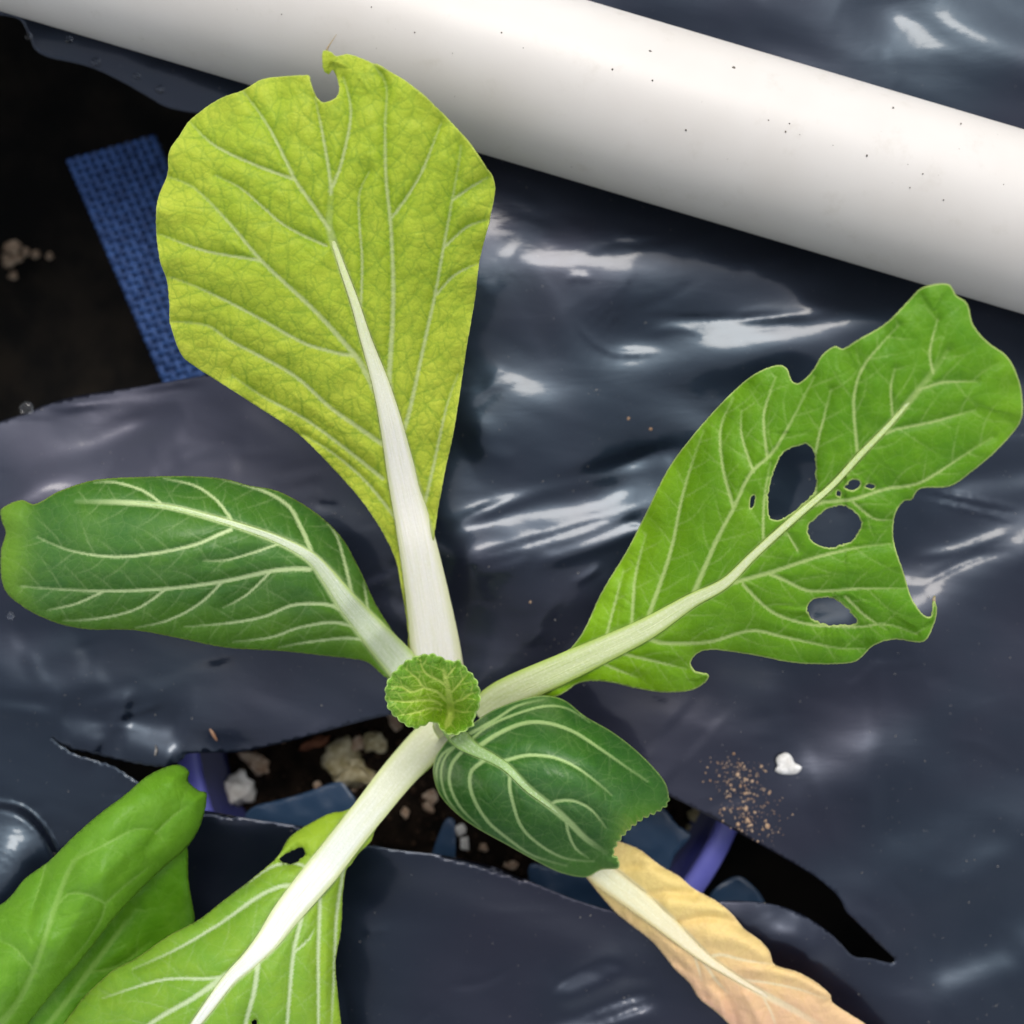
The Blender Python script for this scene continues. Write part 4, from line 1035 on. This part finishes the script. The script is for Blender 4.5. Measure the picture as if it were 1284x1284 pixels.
soil_m = plain_mat("potting_soil", (0.004, 0.003, 0.002), (0.014, 0.009, 0.006), 120.0, 0.95, 0.1, 0.8, 0.003)
def soil_z(x, y):
    r = math.hypot(x - pcx, y - pcy) / PR
    return -0.047 - 0.007 * r ** 3 + 0.0035 * noise.fractal(Vector((x * 60, y * 60, 1.0)), 1.0, 2.0, 4)
V = []; F = []; rn, an = 60, 110
for i in range(rn + 1):
    for j in range(an):
        r = PR * 0.93 * (i / rn) ** 0.8; a = 2 * math.pi * j / an
        x, y = pcx + r * math.cos(a), pcy + r * math.sin(a); V.append((x, y, soil_z(x, y)))
for i in range(rn):
    for j in range(an):
        k = (j + 1) % an; F.append((i * an + j, (i + 1) * an + j, (i + 1) * an + k, i * an + k))
soil = mesh_obj("soil", V, F, soil_m); tag(soil, kind="structure")
items = []
for _ in range(1500):
    a = rr.uniform(0, 6.28); r = PR * 0.92 * math.sqrt(rr.random()); x, y = pcx + r * math.cos(a), pcy + r * math.sin(a)
    s_ = rr.choice([0.0006, 0.0008, 0.001, 0.0013, 0.0018]); items.append(((x, y, soil_z(x, y) + s_ * 0.3), s_, 0.8))
o = pile("soil_crumbs", items, plain_mat("soil_crumb", (0.010, 0.007, 0.005), (0.035, 0.021, 0.013), 300.0, 0.95, 0.1)); tag(o, "loose dark brown crumbs of potting soil in the pot", "soil", kind="stuff")

def pot_pt(px, py, up):
    z = -0.055
    for _ in range(4):
        x, y, _z = P(px, py, z); z = soil_z(x, y) + up
    return (x, y, z)
GP = "perlite lumps in the soil"
spots = [(262,975,13,'w'),(300,990,17,'w'),(322,958,11,'t'),(245,947,7,'w'),(254,962,6,'w'),(242,975,6,'w'),(425,950,20,'y'),(444,966,17,'y'),(449,980,8,'t'),(471,929,13,'y'),(448,932,8,'t'),(495,891,12,'t'),(398,985,5,'t'),(355,925,5,'t'),
         (875,1024,8,'y'),(868,1039,7,'y'),(880,1040,7,'w'),(874,1051,8,'w'),(859,1066,10,'t'),(849,1088,12,'w'),(866,1079,7,'w'),(868,1068,6,'w'),(577,1041,6,'w'),(583,1057,5,'w'),(606,1063,5,'t'),(540,1000,8,'t'),(537,1012,5,'t'),(925,1060,0,'t'),(508,1020,5,'t'),(640,1085,5,'t')]
OWN = {0: "round white perlite lump against the navy wall of the pot", 1: "large oblong white perlite lump beside the blue film strip and navy wall", 2: "tan lump under the torn film edge above the blue strip",
       6: "largest knobbly yellowish perlite lump, beside the white stalk", 7: "yellowish lump touching the largest knobbly yellowish one", 9: "yellowish perlite lump between the bark chip and the heart leaf",
       11: "pinkish tan lump peeking out beside the heart leaf rim", 18: "tan perlite lump between the pot rim and the withered leaf", 19: "large white perlite lump touching the edge of the withered leaf"}
for i, (a, b, r, k) in enumerate(spots):
    if r == 0: continue
    rm = r * KPX * (HC + 0.04)
    m_, lb = {'w': (perl_m, "pale white perlite lump in the dark soil of the pot"), 't': (perl_tan, "tan brownish perlite lump in the dark soil of the pot"), 'y': (perl_yel, "yellowish perlite lump in the dark soil of the pot")}[k]
    lb = OWN.get(i, lb)
    chunk("perlite_lump", pot_pt(a, b, rm * 0.5), rm, m_, lb, "perlite", {'w': "white ", 't': "tan ", 'y': "yellowish "}[k] + GP, seed=i, el=1.0 + 0.3 * (i % 3), rot=i * 1.3)
bark_m = plain_mat("red_bark", (0.10, 0.035, 0.018), (0.20, 0.08, 0.04), 200.0, 0.85)
chunk("bark_chip", pot_pt(395, 932, 0.003), 20 * KPX * HC, bark_m, "reddish brown bark chip in the soil above the white stalk", "bark", sq=0.25, seed=77, el=1.0, rot=0.35).scale = (1.0, 0.32, 1)

# scraps of film tucked into the pot
def scrap(pts, z, lift, label, seed):
    lp = catmull(pts, True, 4.0)
    x0, y0 = lp.min(0); x1, y1 = lp.max(0)
    p = hexgrid(x0, y0, x1, y1, 5, rng); p = p[inside(lp, p)]
    d, _, _, _ = seg_dist(p, np.vstack([lp, lp[:1]]), 5); p = p[d > 2.5]
    V, F = triangulate([lp], p)
    zz = z + lift * ((V[:, 0] - x0) / (x1 - x0)) + 0.0012 * fbm(V, 40.0, seed, 2)
    o = mesh_obj("film_scrap", PA(V, zz), F, SCRAP)
    s = o.modifiers.new("thickness", 'SOLIDIFY'); s.thickness = 0.0002
    tag(o, label, "plastic film"); return o
SCRAP, nt, bs, out = new_mat("blue_black_film")
bs.inputs["Base Color"].default_value = (0.022, 0.05, 0.10, 1); bs.inputs["Roughness"].default_value = 0.35
tc = nd(nt, "ShaderNodeTexCoord").outputs["Object"]
nt.links.new(bump(nt, tex_noise(nt, tc, 60.0, 4), 0.25, 0.002), bs.inputs["Normal"])
scrap([(308,1030),(318,1012),(370,998),(425,980),(437,990),(446,1008),(420,1050),(360,1052)], -0.030, 0.004, "dull blue strip of film lying on soil beside the yellowish perlite", 1)
scrap([(545,1060),(560,1026),(570,1030),(568,1090),(540,1090)], -0.030, 0.002, "small blue film scrap standing in the soil below the white stalk", 2)
scrap([(664,1085),(690,1088),(740,1100),(800,1150),(790,1172),(700,1160),(668,1120)], -0.027, 0.003, "blue film scrap under the withered leaf at the lower slit edge", 3)
scrap([(778,1050),(800,1030),(828,1012),(850,1035),(866,1048),(846,1072),(832,1100),(800,1080)], -0.029, 0.003, "blue grey film scrap beside the dark curled leaf tip", 4)
scrap([(888,1128),(905,1108),(930,1100),(958,1130),(950,1160),(890,1160)], -0.040, 0.002, "dull blue film scrap just outside the pot rim", 5)

# ------------------------------------------------------------------ the well at upper left: woven strap, grit
weave_m = plain_mat("blue_webbing", (0.014, 0.042, 0.14), (0.03, 0.08, 0.24), 160.0, 0.6, 0.35, 0.2)
ZS = -0.070
A0 = np.array([82.0, 200.0]); A1 = np.array([195.0, 168.0])          # upper edge of the strap
D = np.array([0.40, 0.917])                                        # runs down the photo
NW, NF = 11, 36
V = []; F = []
def ribbon(pts, wdir, hw):
    b0 = len(V)
    for x, y, z in pts:
        for s_ in (-1, 1):
            V.append(P(x + wdir[0] * hw * s_, y + wdir[1] * hw * s_, z))
    for i in range(len(pts) - 1): F.append((b0 + 2 * i, b0 + 2 * i + 1, b0 + 2 * i + 3, b0 + 2 * i + 2))
wv = (A1 - A0); wl = np.linalg.norm(wv); wu = wv / wl
LEN = 350.0
def strap_z(u, v): return ZS + 0.006 * math.sin(v * 2.2 + 0.4) + 0.002 * math.sin(u * 3.1)
for i in range(NW):
    pts = []
    for k in range(NF * 2 + 1):
        v = k / (NF * 2); u = (i + 0.5) / NW
        q = A0 + wv * u + D * LEN * v
        pts.append((q[0], q[1], strap_z(u, v) + 0.0006 * math.cos(math.pi * (k * 0.5 + i))))
    ribbon(pts, wu, wl / NW * 0.34)
for k in range(NF):
    pts = []
    for i in range(NW * 2 + 1):
        u = i / (NW * 2); v = (k + 0.5) / NF
        q = A0 + wv * u + D * LEN * v
        pts.append((q[0], q[1], strap_z(u, v) - 0.0006 * math.cos(math.pi * (k + 0.5 + i * 0.5))))
    ribbon(pts, D, LEN / NF * 0.33)
st = mesh_obj("woven_strap", V, F, weave_m)
s = st.modifiers.new("thickness", 'SOLIDIFY'); s.thickness = 0.0004
tag(st, "blue woven mesh strap hanging inside the dark opening in the film", "strap")
for i, (a, b, r) in enumerate([(15,310,9),(10,326,8),(20,322,6),(30,315,5),(42,318,5),(60,320,4),(14,345,5)]):
    q = P(a, b, -0.142); rm = r * KPX * (HC + 0.14)
    chunk("perlite_grain", (q[0], q[1], -0.145 + rm * 0.6), rm, perl_tan, "tan grain on the dark ground seen through the opening by the strap", "perlite", "grains in the dark opening", seed=40 + i)
